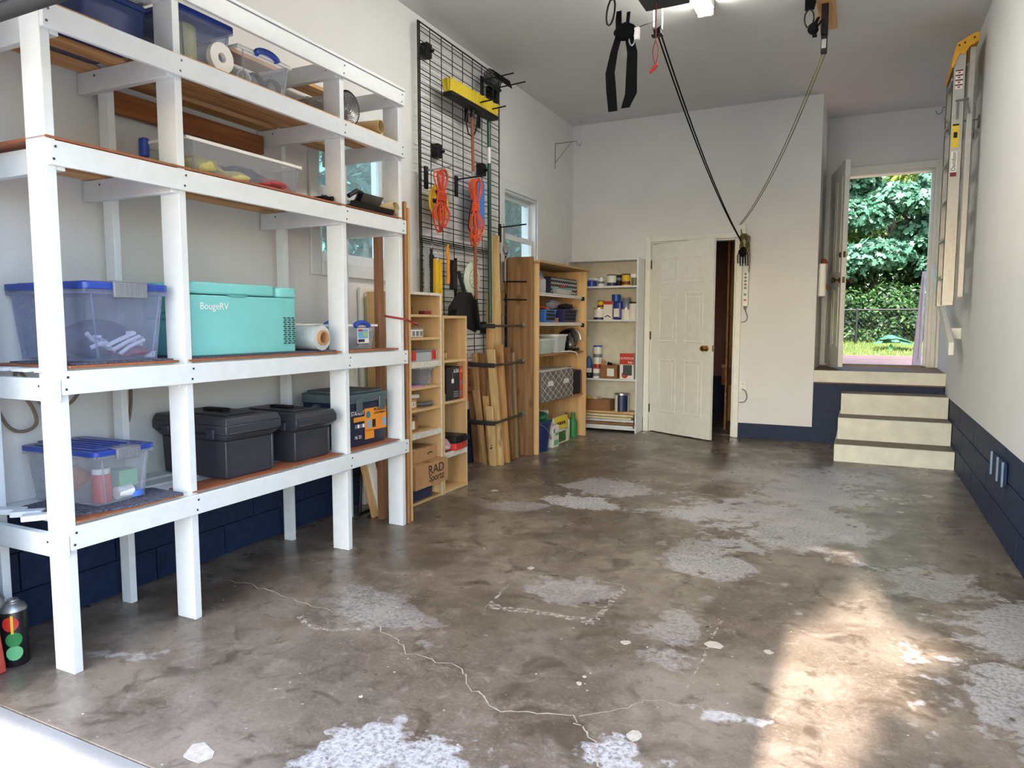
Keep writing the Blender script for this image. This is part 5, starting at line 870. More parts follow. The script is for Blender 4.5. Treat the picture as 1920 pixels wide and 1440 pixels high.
q.add(vs, fs); pc = [o for o in C.objects if o.get('label') == 'white and navy paint can on the stacked boards'][0]; q.out('navy_label', NV, pc)

# ------------------------------------------------------------------ inner door, ajar
dr = struct(bpy.data.objects.new('door_2', None), 'white six panel door standing ajar'); C.objects.link(dr); dr.location = (-2.062, 7.668, .012); dr.rotation_euler = (0, 0, R(-29)); DW, DH, DT = .835, 2.035, .036
M().box(0, DW, -DT / 2, DT / 2, 0, DH).out('door_leaf', CREAM, dr, .002)
for (x0, x1) in ((.115, .365), (.470, .720)):
    for (z0, z1) in ((.22, .80), (.98, 1.50), (1.60, 1.88)):
        q = M()
        for s in (-1, 1):
            y = s * DT / 2; 
            for b in ((x0, x1, z0, z0 + .022), (x0, x1, z1 - .022, z1), (x0, x0 + .022, z0 + .022, z1 - .022), (x1 - .022, x1, z0 + .022, z1 - .022)): q.box(b[0], b[1], min(y, y + s * .006), max(y, y + s * .006), b[2], b[3])
            q.box(x0 + .045, x1 - .045, min(y, y + s * .005), max(y, y + s * .005), z0 + .045, z1 - .045)
        q.out('panel', CREAM, dr, .003)
for s in (-1, 1): M().lathe([(.03, 0), (.03, s * .006), (.012, s * .014), (.012, s * .035), (.026, s * .045), (.031, s * .058), (.024, s * .072), (.0, s * .078)], (DW - .065, s * DT / 2, .93), 20, 'y').out('knob', BRASS, dr)
M().box(DW, DW + .0015, -.011, .011, .90, .96).out('latch_plate', BRASS, dr)
for z in (.25, 1.05, 1.82): M().cyl((-.006, -DT / 2 - .006, z - .045), (-.006, -DT / 2 - .006, z + .045), .0075, 8).out('hinge', BRONZE, dr)
# rear door, open inward
dr = struct(bpy.data.objects.new('door_3', None), 'open cream panelled rear door'); C.objects.link(dr); dr.location = (-.335, 8.59, .757); dr.rotation_euler = (0, 0, R(-78.5)); DW, DH, DT = .79, 2.04, .044
M().box(0, DW, -DT / 2, DT / 2, 0, DH).out('door_leaf', CREAM, dr, .002)
for (x0, x1) in ((.10, .36), (.44, .70)):
    for (z0, z1) in ((.20, .80), (.95, 1.90)):
        q = M()
        for s in (-1, 1):
            y = s * DT / 2
            for b in ((x0, x1, z0, z0 + .022), (x0, x1, z1 - .022, z1), (x0, x0 + .022, z0 + .022, z1 - .022), (x1 - .022, x1, z0 + .022, z1 - .022)): q.box(b[0], b[1], min(y, y + s * .007), max(y, y + s * .007), b[2], b[3])
        q.out('panel', CREAM, dr, .003)
for s in (-1, 1): M().lathe([(.03, 0), (.03, s * .006), (.012, s * .014), (.012, s * .04), (.026, s * .05), (.031, s * .062), (.024, s * .075), (.0, s * .08)], (DW - .065, s * DT / 2, .87), 18, 'y').out('knob', BRONZE, dr); M().lathe([(.026, 0), (.026, s * .012), (.012, s * .018), (0, s * .02)], (DW - .065, s * DT / 2, 1.12), 16, 'y').out('deadbolt', BRONZE, dr)
for z in (.87, 1.12): M().box(DW, DW + .0015, -.012, .012, z - .03, z + .03).out('latch_plate', BRONZE, dr)
for z in (.22, 1.0, 1.8): M().cyl((-.008, DT / 2 + .004, z - .05), (-.008, DT / 2 + .004, z + .05), .008, 8).out('hinge', BRASS, dr)

# ------------------------------------------------------------------ things on the back wall
WY = BY - .001
t = T('power_strip', 'cream power strip screwed to the wall beside the door', 'power strip', (-1.085, WY, 1.37)); M().rbox(-.032, .032, -.04, 0, 0, .36, .012, 3).out('body', CREAM, t, .008)
for i in range(6):
    z = .33 - i * .036 - (.03 if i == 5 else 0); M().lathe([(.014, -.0405), (.014, -.0415)], (0, 0, z), 12, 'y').out('socket', GREY, t)
M().box(-.012, .012, -.044, -.04, .055, .072).out('switch', RED, t, .002); M().lathe([(.01, 0), (.016, .03)], (0, -.02, -.03), 10).out('strain_relief', GREY, t)
M().tube(smooth_path([(0, -.02, -.03), (.015, -.02, -.07), (.025, -.015, -.11), (.01, -.01, -.15), (-.035, -.008, -.165)]), .005, 6).out('cord', GREY, t)
t = T('wall_outlet', 'white outlet with a grey plug beside the door casing', 'outlet', (-1.085, WY, .47)); M().box(-.04, .04, -.007, 0, 0, .13).out('cover', CREAM, t, .004)
for z in (.09, .04): M().lathe([(.017, -.0072), (.017, -.009)], (0, 0, z), 14, 'y').out('receptacle', CREAM, t)
M().box(-.007, -.004, -.0096, -.009, .088, .098).box(.004, .007, -.0096, -.009, .088, .098).out('slots', INK, t); M().rbox(-.012, .012, -.03, -.0095, .025, .055, .004, 2).out('plug', CREAM, t, .003)
M().tube(smooth_path([(0, -.03, .04), (.03, -.035, .02), (.045, -.03, -.04), (.02, -.02, -.09), (-.035, -.012, -.10)]), .005, 6).out('plug_cord', GREY, t)
t = T('cleat_block', 'white wooden cleat block above the door corner', 'cleat', (-1.135, WY - .018, 2.05)); M().box(-.04, .04, -.02, 0, 0, .16).out('block', CREAM, t, .003); M().tube([(.0, -.02, .06), (.0, -.05, .07), (0, -.055, .10)], .007, 6).out('hook', GALV, t)
YR = mt('yellow_black_rope', (116, 108, 54), .8, var=.75, scale=160); BR = mt('black_rope', (12, 12, 14), .8, spec=.2)
t = T('rope_hank', 'hank of yellow and black rope with black clips on the wall', 'rope', (-1.10, WY - .075, 1.98)); rnd = random.Random(9)
for i in range(9):
    a = rnd.uniform(.02, .045); P = [(rnd.uniform(-.02, .02) + a * math.cos(k * .785), rnd.uniform(-.02, .02), .01 + .11 * math.sin(k * .785)) for k in range(8)]; M().tube(smooth_path(P + [P[0]], 3), .006, 6).out('coil', YR, t)
for i in range(4):
    x = -.05 + i * .026; M().tube([(x, -.01, -.06), (x - .012, -.012, -.10), (x - .01, -.014, -.17 - .03 * (i % 2)), (x + .012, -.012, -.17 - .03 * (i % 2)), (x + .01, -.01, -.09)], .006, 6, True).out('clip', BR, t)
M().tube([(.045, 0, .05), (.055, .0, -.10), (.05, .01, -.27)], .005, 6).out('tail', YR, t); M().blob((-.01, -.01, -.06), (.04, .03, .05), 4).out('knot', BR, t)
def sag(a, b, s, n=16): a = Vector(a); b = Vector(b); return [a.lerp(b, i / n) - Vector((0, 0, s * 4 * (i / n) * (1 - i / n))) for i in range(n + 1)]
for dx_, nm in ((0, 'left'), (.022, 'right')): tag(M().tube(sag((-1.235 + dx_, 4.57, 3.04), (-1.135 + dx_ * .3, 7.58, 2.03), .10), .0055, 6).out('hoist_rope', BR), 'black hoist rope from ceiling pulley to wall, %s strand' % nm, 'rope', 'hoist ropes')
for dx_, nm in ((-.008, 'left'), (.008, 'right')): tag(M().tube(sag((-.305 + dx_ * 1.3, 5.50, 3.06), (-1.15 + dx_, 7.60, 2.20), .13), .0036, 6).out('hoist_rope', YR), 'yellow and black hoist rope from ceiling to wall, %s strand' % nm, 'rope', 'hoist ropes')
# folding shelf brackets
for (x, y, z, rz, L_, nm) in ((wallx(7.12), 7.12, 3.10, .0183, .25, 'left wall near the back corner'), (.725, 6.60, 2.88, math.pi, .22, 'right wall behind the ladder')):
    t = T('wire_bracket', 'thin grey folding bracket on the ' + nm, 'bracket', (x, y, z), rz); 
    M().tube([(.004, 0, -.26), (.004, 0, .0)], .0035, 6).out('wall_rod', GALV, t); M().tube([(.004, 0, 0), (L_, 0, .0), (L_ + .006, 0, -.04), (L_ + .03, 0, -.05), (L_ + .045, 0, -.02)], .0035, 6).out('arm', GALV, t); M().tube([(.004, 0, -.2), (L_ * .75, 0, -.003)], .003, 6).out('strut', GALV, t)
# ------------------------------------------------------------------ ceiling fixtures
t = T('tube_light', 'lit fluorescent tube batten on the ceiling', 'light', (-1.055, 3.98, FLH)); M().box(-.06, .06, -1.2, 1.2, -.045, -.001).out('batten', WPL, t, .004); M().box(-.012, .05, -1.2, 1.2, -.052, -.0455).out('reflector', WPL, t)
TUBE = mt('fluorescent', (255, 250, 240), .4, emit=40.0, var=.0)
for x, m in ((-.03, TUBE), (.035, TUBE)): M().cyl((x, -1.17, -.075), (x, 1.19, -.075), .016, 14).out('tube', m, t)
for y in (-1.19, 1.20): M().box(-.05, .055, y - .012, y + .012, -.09, -.046).out('end_socket', WPL, t, .003)
t = T('door_opener', 'dark garage door opener hung below the ceiling', 'opener', (-1.125, 4.15, 3.10)); M().box(-.135, .135, -.42, .265, 0, .14).out('housing', mt('opener_grey', (46, 50, 56), .5), t, .008); M().box(-.1, .1, -.3, .2, .141, .16).out('mount_plate', GALV, t)
for y in (-.25, .15): M().box(-.11, -.095, y, y + .03, .16, .309).out('hanger', GALV, t); M().box(-.035, -.02, y, y + .03, .16, .309).out('hanger', GALV, t)
t = M().box(-1.24, -1.09, 4.52, 4.60, FLH - .04, FLH - .001).out('wood_block', PINE, None, .003); tag(t, 'pine block on the ceiling behind the door opener', 'wood block')
t = T('pulley', 'steel pulley under the pine block behind the opener', 'pulley', (-1.225, 4.56, 3.04)); M().box(-.03, -.024, -.015, .015, 0, .329).box(.024, .03, -.015, .015, 0, .329).out('cheek', STEEL, t); M().lathe([(.025, -.02), (.018, 0), (.025, .02)], (0, 0, .0), 16, 'x').out('wheel', BLACK, t); M().box(-.035, .035, -.02, .02, -.04, -.026).out('guard', BLACK, t, .004)
RC = mt('red_cord', (176, 40, 40), .6)
t = T('release_handle', 'red pull handle on a cord below the opener', 'handle', (-1.165, 4.30, 2.72)); M().tube([(-.0, 0, .37), (0, 0, .16)], .003, 6).out('cord', RC, t); M().tube(smooth_path([(0, 0, .16), (-.016, 0, .10), (-.006, 0, .03), (.004, 0, .02), (.016, 0, .10), (.0, 0, .16)]), .0028, 6).out('cord_loop', RC, t); M().prism([(-.038, -.022), (-.018, .01), (.012, .024), (.018, .012), (.0, -.008), (-.03, -.03)], -.008, .008, 'xz').out('grip', RED, t, .004)
t = T('hoist_strap', 'black webbing strap knotted on a carabiner below the ceiling', 'strap', (-1.33, 4.10, 2.44)); CLO = mt('black_webbing', (9, 9, 12), .95, spec=.15)
def band(q, P, th=.006):
    vs = []; fs = []
    for i, (x, z, w, y) in enumerate(P): vs += [(x - w / 2, y - th / 2, z), (x + w / 2, y - th / 2, z), (x + w / 2, y + th / 2, z), (x - w / 2, y + th / 2, z)]
    for i in range(len(P) - 1):
        o = i * 4; fs += [(o + j, o + (j + 1) % 4, o + 4 + (j + 1) % 4, o + 4 + j) for j in range(4)]
    n = len(vs); fs += [(3, 2, 1, 0), (n - 4, n - 3, n - 2, n - 1)]; return q.add(vs, fs)
band(M(), [(-.03, .0, .055, 0), (-.045, .12, .06, .01), (-.05, .22, .055, 0), (-.03, .34, .045, .01), (.0, .42, .04, 0)]).out('tail', CLO, t, 0); band(M(), [(.045, .01, .05, 0), (.075, .09, .07, .01), (.08, .20, .065, 0), (.08, .32, .06, .01), (.06, .42, .05, 0)]).out('tail', CLO, t, 0)
M().blob((.035, 0, .44), (.065, .03, .05), 6).out('knot', CLO, t); band(M(), [(.0, .44, .035, 0), (-.005, .52, .035, .01), (.0, .56, .03, 0)]).out('loop', CLO, t); band(M(), [(.05, .46, .02, 0), (.055, .55, .02, .01)]).out('loop', CLO, t)
M().tube([(-.05 + .024 * math.cos(a) + .01 * math.sin(a), 0, .565 + .075 * math.sin(a)) for a in [i * .5236 for i in range(12)]], .006, 6, True).out('carabiner', BLACK, t); M().blob((-.045, 0, .67), (.03, .02, .04), 8).out('upper_sling', CLO, t); M().tube([(-.045, 0, .69), (-.045, 0, .96)], .012, 6).out('upper_strap', CLO, t)
M().tube([(.08 + .018 * math.cos(a), 0, .40 + .045 * math.sin(a)) for a in [i * .5236 for i in range(12)]], .005, 6, True).out('steel_link', STEEL, t); M().box(.095, .125, -.012, .012, .38, .45).out('cam_buckle', WPL, t, .004); M().tube([(.11, 0, .45), (.10, .46, .66)], .003, 5).out('cord', BR, t)
t = M().box(-.36, -.245, 5.25, 5.95, FLH - .035, FLH - .001).out('wood_block', PINE, None, .003); tag(t, 'pine block on the ceiling carrying the right hand pulley', 'wood block')
t = T('hoist_pulley', 'black rope pulley below the right hand pine block', 'pulley', (-.305, 5.48, 3.05)); M().box(-.022, .022, -.03, .03, .12, .324).out('bracket', BLACK, t, .006); M().box(-.02, .02, -.018, .018, 0, .12).out('cam_body', BLACK, t, .004); M().box(-.015, .015, -.022, -.018, .03, .09).out('cam_plate', STEEL, t); M().lathe([(.03, -.016), (.022, 0), (.03, .016)], (0, 0, .17), 16, 'x').out('wheel', GALV, t)
t = T('carabiner_strap', 'black carabiner and strap beside the right hand pulley', 'carabiner', (-.40, 5.40, 3.18)); M().tube([(.0 + .03 * math.cos(a), 0, .09 + .06 * math.sin(a)) for a in [i * .5236 for i in range(12)]], .006, 6, True).out('carabiner', BLACK, t); M().blob((.03, 0, .02), (.035, .02, .04), 3).out('knot', CLO, t); band(M(), [(.04, -.04, .03, 0), (.03, .03, .03, 0), (.06, .09, .02, 0)]).out('loop', CLO, t); band(M(), [(.0, .145, .06, 0), (.01, .23, .08, 0)]).out('upper_sling', CLO, t); band(M(), [(.045, .02, .016, 0), (.085, .07, .016, 0)]).out('loop', CLO, t)
# ------------------------------------------------------------------ ladder and rail on the right wall
ALU = mt('aluminium', (186, 184, 176), .42, .55, var=.08, scale=30)
t = T('step_ladder', 'aluminium step ladder with yellow top hung on the right wall', 'ladder', (.56, 6.15, 1.33)); 
for y in (0, .42):
    q = M(); q.box(-.035, .045, y, y + .004, 0, 1.80).box(-.035, -.031, y, y + .025, 0, 1.80).box(.041, .045, y, y + .025, 0, 1.80)
    if y == 0:
        for i in range(5): q.box(-.024 + i * .012, -.020 + i * .012, -.003, 0, 0, .62)
    q.out('front_rail', ALU, t); M().box(.065, .10, y + .01, y + .03, .06, 1.84).out('rear_rail', ALU, t, .002)
    M().box(-.03, .04, y - .004, y, .0, .03).out('foot_plate', ALU, t, .002)
for i in range(6): M().prism([(-.038, 0), (.03, .03), (.03, .05), (-.038, .022)], .026, .394, 'xz').out('step', ALU, t).location = (0, 0, .20 + i * .285)
LY = mt('ladder_yellow', (226, 168, 44), .45)
M().prism([(-.05, 1.72), (-.038, 1.70), (.0, 1.80), (.03, 1.79), (.06, 1.84), (.115, 1.87), (.115, 1.93), (.09, 1.93), (.02, 1.895), (-.02, 1.87)], -.012, .45, 'xz').out('top_cap', LY, t, .003)
for x, z in ((-.005, 1.855), (.028, 1.868), (.085, 1.895)): M().lathe([(.007, -.0125), (.007, -.015)], (x, 0, z), 10, 'y').out('rivet', BRONZE, t)
M().bar((-.01, -.004, 1.47), (.07, -.004, 1.475), .012, .022, (0, 1, 0)).out('spreader', GALV, t); M().bar((.005, -.006, 1.46), (.005, -.006, 1.34), .016, .004, (0, 1, 0)).out('spreader_arm', GALV, t); M().bar((.06, -.006, 1.46), (.078, -.006, 1.37), .014, .004, (0, 1, 0)).out('spreader_arm', GALV, t)
for k in range(4): M().box(-.018, .028, -.002, -.0008, 1.655 - k * .034, 1.68 - k * .034).out('warning_label', PAPER, t); M().box(-.018, .028, -.0021, -.0009, 1.678 - k * .034, 1.687 - k * .034).out('warning_band', mt('label_dark', (90, 30, 34), .5), t); M().box(-.004, .012, -.0026, -.002, 1.662 - k * .034, 1.672 - k * .034).out('warning_symbol', RED, t)
M().box(-.022, .022, -.002, -.0008, 1.14, 1.31).out('yellow_label', mt('label_yellow', (226, 196, 40), .5), t); M().box(-.02, .02, -.0026, -.002, 1.295, 1.308).out('label_print', INK, t); M().box(-.012, .012, -.0026, -.002, 1.21, 1.25).out('label_print', INK, t)
M().box(-.022, .018, -.002, -.0008, .965, 1.115).out('name_plate', PAPER, t); M().box(-.022, .018, -.0024, -.0008, .935, .964).out('name_badge', mt('badge_red', (110, 24, 40), .5), t); text('Davidson', INK, t, (-.002, -.0026, 1.042), (R(90), R(-90), 0), .038, sx=.95)
t = T('ladder_hook', 'grey wall hook behind the ladder rail', 'hook', (.72, 6.35, 2.70)); M().tube([(0, 0, 0), (-.20, 0, .0), (-.22, 0, .04)], .006, 6).out('arm', GALV, t); M().box(-.004, .003, -.02, .02, -.06, .03).out('plate', GALV, t)
t = T('handrail', 'cream wooden handrail climbing the right wall beside the steps', 'handrail', (.63, 6.42, 1.0)); q = M(); q.add([(-.02, -.02, -.05), (.018, -.02, -.05), (.018, -.02, .05), (-.02, -.02, .05), (-.02, 1.90, .685), (.018, 1.90, .685), (.018, 1.90, .785), (-.02, 1.90, .785)], [(0, 1, 2, 3), (7, 6, 5, 4), (0, 4, 5, 1), (1, 5, 6, 2), (2, 6, 7, 3), (3, 7, 4, 0)]); q.out('rail', CREAM, t, .004)
for y in (.28, 1.55): M().box(.018, .094, y, y + .09, -.04 + y * .384, .05 + y * .384).out('wall_block', CREAM, t, .004)
t = T('conduit_box', 'blue painted junction plate on the right wall blocks', 'wall plate', (.722, 4.68, .33)); M().box(-.012, .004, -.20, .20, 0, .125).out('plate', BLUE, t, .004)
for y in (-.19, -.03, .17): M().box(-.022, -.012, y - .008, y + .008, -.005, .13).out('edge_strip', mt('pale_blue_edge', (120, 140, 170), .4), t, .002)
t = T('wall_holder', 'white plastic holder on the alcove wall edge', 'holder', (-.408, 7.80, 1.46)); M().rbox(.001, .075, -.06, .06, 0, .33, .02, 3).out('body', WPL, t, .01); M().blob((.05, 0, .35), (.03, .03, .03), 5).out('red_rag', mt('rag_red', (150, 60, 44), .8), t); M().blob((.085, -.02, .10), (.015, .02, .03), 7).out('rust_clip', mt('rust', (150, 74, 50), .8), t)
# ------------------------------------------------------------------ outdoors
import numpy as np
def sst(a, b, v): u = max(0, min(1, (v - a) / (b - a))); return u * u * (3 - 2 * u)
def zf(x, y): return -.03 + .65 * sst(6.5, 11.5, y) + .24 * sst(12.2, 16.5, y) + .8 * sst(16, 40, y)
GRASS = mt('lawn_grass', (78, 98, 46), .9, var=.5, scale=6, bump=.8, bscale=40)
def lawn(x0, x1, y0, y1, n, m):
    q = M(); vs = [(x0 + (x1 - x0) * i / n, y0 + (y1 - y0) * j / m, zf(x0 + (x1 - x0) * i / n, y0 + (y1 - y0) * j / m)) for j in range(m + 1) for i in range(n + 1)]
    q.add(vs, [(j * (n + 1) + i, j * (n + 1) + i + 1, (j + 1) * (n + 1) + i + 1, (j + 1) * (n + 1) + i) for j in range(m) for i in range(n)]); return struct(q.out('ground_lawn', GRASS, None, 0, 80))
lawn(-26, 26, 9.75, 46, 26, 60); lawn(-26, -3.35, -14, 9.75, 12, 24); lawn(.95, 26, -14, 9.75, 12, 24)
dk = T('wooden_deck', 'weathered deck boards outside the rear door, coloured pale as if sunlit', 'deck', (.5, 8.78, .55)); DK = wood('deck_wood', (232, 176, 154), (206, 146, 124), 'x')  # wood colour paled to stand in for sun; the garage shades the deck
dm_ = M().box(-2.0, 2.0, 0, .138, .11, .145).mesh('deck_board'); dm_.materials.append(DK)
for i in range(25): inst(dm_, 'deck_board', dk, (0, i * .144, 0))
M().box(-2.0, 2.0, .02, 3.58, -.10, .105).out('deck_frame', PINED, dk)
t = T('leaning_panel', 'lilac grey board leaning outside the rear doorway', 'board', (.575, 8.98, .70)); q = M(); q.add([(-.06, -.02, 0), (.03, -.02, 0), (.03, .02, 0), (-.06, .02, 0), (.0, -.02, 1.06), (.035, -.02, 1.06), (.035, .02, 1.06), (.0, .02, 1.06)], [(0, 3, 2, 1), (4, 5, 6, 7), (0, 1, 5, 4), (1, 2, 6, 5), (2, 3, 7, 6), (3, 0, 4, 7)]); q.out('panel', mt('lilac_paint', (186, 178, 196), .6), t, .004); M().bar((-.0, -.022, .1), (.012, -.022, 1.0), .006, .003, (0, 1, 0)).out('groove', GREY, t)
FY0 = 15.0
t = T('chain_link_fence', 'black chain link fence across the back yard', 'fence', (0, FY0, zf(0, FY0)))
for x in (-5.4, -2.75, -.085, 2.6, 5.3): M().cyl((x, 0, -.05), (x, 0, .68), .022, 10).out('fence_post', BLACK, t)
M().cyl((-5.4, 0, .655), (5.3, 0, .655), .016, 8).out('top_rail', BLACK, t)
q = M()
for i in range(130):
    for s in (-1, 1):
        x = -5.4 + i * .08; x2 = x + s * .6
        q.tube([(x, .0, .03), (x2, .0, .64)], .0018, 3, cap=False)
q.out('chain_mesh', BLACK, t)['kind'] = 'stuff'
def leafmat(name, a, b, c, tr=.35):
    m = bpy.data.materials.new(name); m.use_nodes = True; nt = m.node_tree; N = nt.nodes; L = nt.links; B = N['Principled BSDF']
    g = N.new('ShaderNodeNewGeometry'); r = N.new('ShaderNodeValToRGB'); e = r.color_ramp.elements; e[0].color = lin(a) + (1,); e[1].color = lin(c) + (1,); x = r.color_ramp.elements.new(.5); x.color = lin(b) + (1,)
    L.new(g.outputs['Random Per Island'], r.inputs[0]); L.new(r.outputs[0], B.inputs['Base Color']); B.inputs['Roughness'].default_value = .45
    tl = N.new('ShaderNodeBsdfTranslucent'); L.new(r.outputs[0], tl.inputs[0]); mx = N.new('ShaderNodeMixShader'); mx.inputs[0].default_value = tr
    L.new(B.outputs[0], mx.inputs[1]); L.new(tl.outputs[0], mx.inputs[2]); L.new(mx.outputs[0], N['Material Output'].inputs[0]); return m
LEAFS = {'maple': [(0, 0), (.30, -.10), (.22, .18), (.5, .35), (.22, .48), (.26, .72), (0, 1.0), (-.26, .72), (-.22, .48), (-.5, .35), (-.22, .18), (-.30, -.10)], 'oval': [(0, 0), (.22, .3), (.18, .65), (0, 1), (-.18, .65), (-.22, .3)]}
def leaves(n, clusters, size, kind, seed, face=None):
    """n leaves scattered through ellipsoid clusters (centre, radii); returns vertex and face arrays"""
    rg = np.random.default_rng(seed); sh = np.array(LEAFS[kind]); k = len(sh)
    vol = np.array([c[1][0] * c[1][1] * c[1][2] for c in clusters]) ** .7; idx = rg.choice(len(clusters), n, p=vol / vol.sum())
    cen = np.array([c[0] for c in clusters])[idx]; rad = np.array([c[1] for c in clusters])[idx]
    d = rg.normal(size=(n, 3)); d /= np.linalg.norm(d, axis=1)[:, None]; rr = rg.uniform(.55, 1.0, n) ** .6
    p = cen + d * rad * rr[:, None]
    nrm = d + rg.normal(size=(n, 3)) * .55 + np.array([0, 0, .5]); nrm /= np.linalg.norm(nrm, axis=1)[:, None]
    a = rg.normal(size=(n, 3)); a -= nrm * (a * nrm).sum(1)[:, None]; a[:, 2] -= .6; a -= nrm * (a * nrm).sum(1)[:, None]; a /= np.linalg.norm(a, axis=1)[:, None]; b = np.cross(nrm, a)
    s = size * rg.uniform(.6, 1.25, n)
    V = p[:, None, :] + (b[:, None, :] * sh[None, :, 0, None] + a[:, None, :] * sh[None, :, 1, None]) * s[:, None, None]
    V += nrm[:, None, :] * (-(np.abs(sh[:, 0]) * .25))[None, :, None] * s[:, None, None]
    return V.reshape(-1, 3), k
def foliage(par, n, clusters, size, kind, seed, mat):
    V, k = leaves(n, clusters, size, kind, seed); me = bpy.data.meshes.new('foliage'); F = len(V) // k
    me.vertices.add(len(V)); me.vertices.foreach_set('co', V.astype(np.float32).ravel()); me.loops.add(len(V)); me.loops.foreach_set('vertex_index', np.arange(len(V), dtype=np.int32))
    me.polygons.add(F); me.polygons.foreach_set('loop_start', np.arange(F, dtype=np.int32) * k); me.update(calc_edges=True); me.materials.append(mat)
    o = bpy.data.objects.new('foliage', me); C.objects.link(o); o.parent = par; o['kind'] = 'stuff'; return o
LM1 = leafmat('maple_leaf', (40, 76, 58), (66, 110, 88), (104, 146, 124), .2); LM2 = leafmat('yellow_green_leaf', (80, 108, 36), (124, 144, 60), (176, 180, 100)); LM3 = leafmat('dark_leaf', (22, 44, 26), (40, 70, 36), (72, 108, 54), .2); LM4 = leafmat('blue_green_leaf', (40, 84, 74), (66, 118, 106), (104, 160, 150), .25)
BARK = mt('bark', (92, 80, 68), .9, var=.4, scale=20, bump=.6)
def tree(label, loc, h, clusters, n, size, kind, seed, mat, tr=.12, group='trees outside'):
    t = T('tree', label, 'tree', loc, 0, group); M().tube([(0, 0, -.3), (.05, .02, h * .4), (.0, 0, h * .8)], tr, 10, r2=tr * .4).out('trunk', BARK, t)
    for i, c in enumerate(clusters[:5]): M().tube([(.03, 0, h * .35), (c[0][0] * .6, c[0][1] * .6, (h * .4 + c[0][2]) / 2 + .2), c[0]], tr * .35, 6, r2=.015).out('branch', BARK, t)
    foliage(t, n, clusters, size, kind, seed, mat); return t
def cl(rg, n, box, r):
    return [((rg.uniform(*box[0]), rg.uniform(*box[1]), rg.uniform(*box[2])), (r * rg.uniform(.7, 1.3), r * rg.uniform(.7, 1.3), r * rg.uniform(.4, .7))) for _ in range(n)]
rg = random.Random(21)
tree('pale green maple with broad leaves right behind the fence', (1.55, 16.4, zf(1, 16.4)), 4.2, cl(rg, 26, ((-2.3, .9), (-.8, .5), (1.5, 4.4)), .55), 14000, .14, 'maple', 1, LM1)
tree('yellow green sunlit tree behind the maple', (.5, 18.6, zf(1, 18.6)), 5, cl(rg, 30, ((-1.8, 1.8), (-.6, .6), (.8, 4.8)), .65), 9000, .15, 'oval', 2, LM2)
tree('dark green bush tree low behind the fence', (.2, 17.6, zf(1, 17.6)), 2.2, cl(rg, 40, ((-2.2, 2.4), (-.5, .5), (.0, 2.3)), .6), 17000, .12, 'oval', 3, LM3)
tree('mid green tree at the left behind the fence', (-1.6, 17.0, zf(1, 17)), 4, cl(rg, 18, ((-.6, 1.6), (-.6, .6), (.8, 3.6)), .6), 5000, .14, 'oval', 4, leafmat('mid_leaf', (60, 100, 50), (92, 134, 66), (140, 170, 90)))
for i, (x, y) in enumerate(((-5, 23), (-1.5, 24), (2, 23.5), (5.5, 24), (9, 23))):
    tree('tall dark woodland tree far behind the yard, %s from the left' % ('first', 'second', 'third', 'fourth', 'fifth')[i], (x, y, zf(x, y)), 7, cl(rg, 34, ((-2.4, 2.4), (-1, 1), (-.2, 8.5)), 1.2), 9500, .30, 'oval', 10 + i, LM3, .2)
for i, (x, y) in enumerate(((-6.6, 6.3), (-7.0, 9.0), (-6.8, 12.0), (-7.2, 15.2), (-8.2, 18.6))):
    tree('blue green tree outside the left windows, %s from the front' % ('first', 'second', 'third', 'fourth', 'fifth')[i], (x, y, zf(x, y)), 5, cl(rg, 32, ((-.8, .9), (-1.9, 1.9), (.2, 5.6)), .85), 8500, .18, 'maple' if i % 2 else 'oval', 30 + i, LM4, .14)
for i, x in enumerate((-2.3, -1.1, .1, 1.3, 2.5)):
    sh = T('shrub', 'low dark shrub behind the chain link fence, %s from the left' % ('first', 'second', 'third', 'fourth', 'fifth')[i], 'shrub', (x, 15.75, zf(x, 15.75)), 0, 'shrubs behind the fence'); M().tube([(0, 0, -.1), (.02, 0, .5)], .03, 6, r2=.01).out('stem', BARK, sh)
    foliage(sh, 3800, cl(rg, 9, ((-.5, .5), (-.2, .2), (.1, 1.0)), .42), .085, 'oval', 70 + i, LM3)
t = T('hosta_plant', 'broad leaved blue green plant on the lawn before the fence', 'plant', (.48, 14.1, zf(.5, 14.1))); rg2 = random.Random(5); HM = leafmat('hosta_leaf', (48, 92, 74), (68, 114, 94), (94, 138, 118), .15)
for i in range(30):
    a = rg2.uniform(0, 6.283); l_ = rg2.uniform(.14, .22); r0 = rg2.uniform(.04, .24); zz = .30 - r0 * .6; c = Vector((r0 * math.cos(a), r0 * math.sin(a), zz)); d = Vector((math.cos(a), math.sin(a), -.35)).normalized(); s = Vector((-math.sin(a), math.cos(a), 0))
    P = [(0, 0), (.4, .25), (.5, .55), (.3, .85), (0, 1.05), (-.3, .85), (-.5, .55), (-.4, .25)]; q = M(); q.add([c + s * u * l_ * .8 + d * v * l_ + Vector((0, 0, -abs(u) * .02)) for u, v in P], [tuple(range(8))]); q.out('leaf', HM, t)
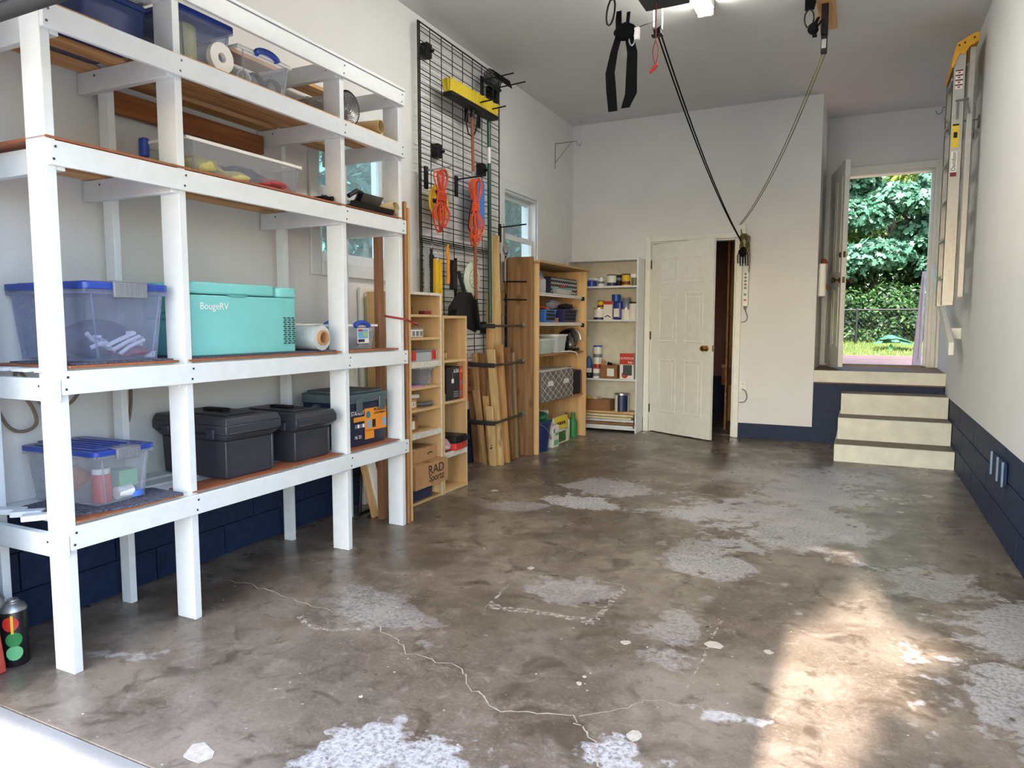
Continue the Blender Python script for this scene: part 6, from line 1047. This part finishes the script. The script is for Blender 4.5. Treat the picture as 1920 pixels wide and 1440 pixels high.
for k in range(1): M().tube([(0, 0, -.02), (0, 0, .1)], .05, 8, r2=.02).out('crown', GRN, t)
# grass tufts where the yard shows through the doorway
rg3 = np.random.default_rng(3); n = 9000; x = rg3.uniform(-1.2, 2.6, n); y = rg3.uniform(12.35, 16.2, n); z = np.array([zf(a, b) for a, b in zip(x, y)]) - .01; h = rg3.uniform(.03, .085, n); a = rg3.uniform(0, 6.283, n); w = .006
V = np.stack([np.stack([x - w * np.cos(a), y - w * np.sin(a), z], 1), np.stack([x + w * np.cos(a), y + w * np.sin(a), z], 1), np.stack([x + rg3.normal(0, .02, n), y + rg3.normal(0, .02, n), z + h], 1)], 1).reshape(-1, 3)
me = bpy.data.meshes.new('grass'); me.vertices.add(3 * n); me.vertices.foreach_set('co', V.astype(np.float32).ravel()); me.loops.add(3 * n); me.loops.foreach_set('vertex_index', np.arange(3 * n, dtype=np.int32)); me.polygons.add(n); me.polygons.foreach_set('loop_start', np.arange(n, dtype=np.int32) * 3); me.update(calc_edges=True); me.materials.append(leafmat('grass_blade', (70, 94, 34), (104, 124, 52), (140, 152, 76)))
go = bpy.data.objects.new('grass', me); C.objects.link(go); tag(go, 'short sunlit grass of the back yard', 'grass', kind='stuff')
# behind the camera: unseen gable panel and tree added to shape the sun patch
cp = struct(M().box(-7.5, -.205, -1.98, -1.86, 2.21, 4.75).out('wall_sun_blocker', CREAM), 'unseen gable panel added in front of the garage to block the sun'); M().box(-7.4, -7.28, -1.98, -1.86, 0, 2.21).out('sun_blocker_post', CREAM, cp)
rgt = random.Random(8); CL = cl(rgt, 22, ((-1.15, 2.0), (-.7, .7), (3.4, 6.6)), .5) + cl(rgt, 17, ((-1.66, -1.0), (-.4, .4), (3.6, 6.2)), .32) + cl(rgt, 5, ((-2.35, -1.7), (-.4, .4), (5.2, 6.0)), .22)
tree('unseen leafy tree added in front of the garage to dapple the sun', (1.95, -4.2, 0), 6, CL, 6500, .17, 'maple', 50, leafmat('shade_leaf', (40, 50, 40), (56, 66, 54), (70, 80, 64), .02), .16, None)
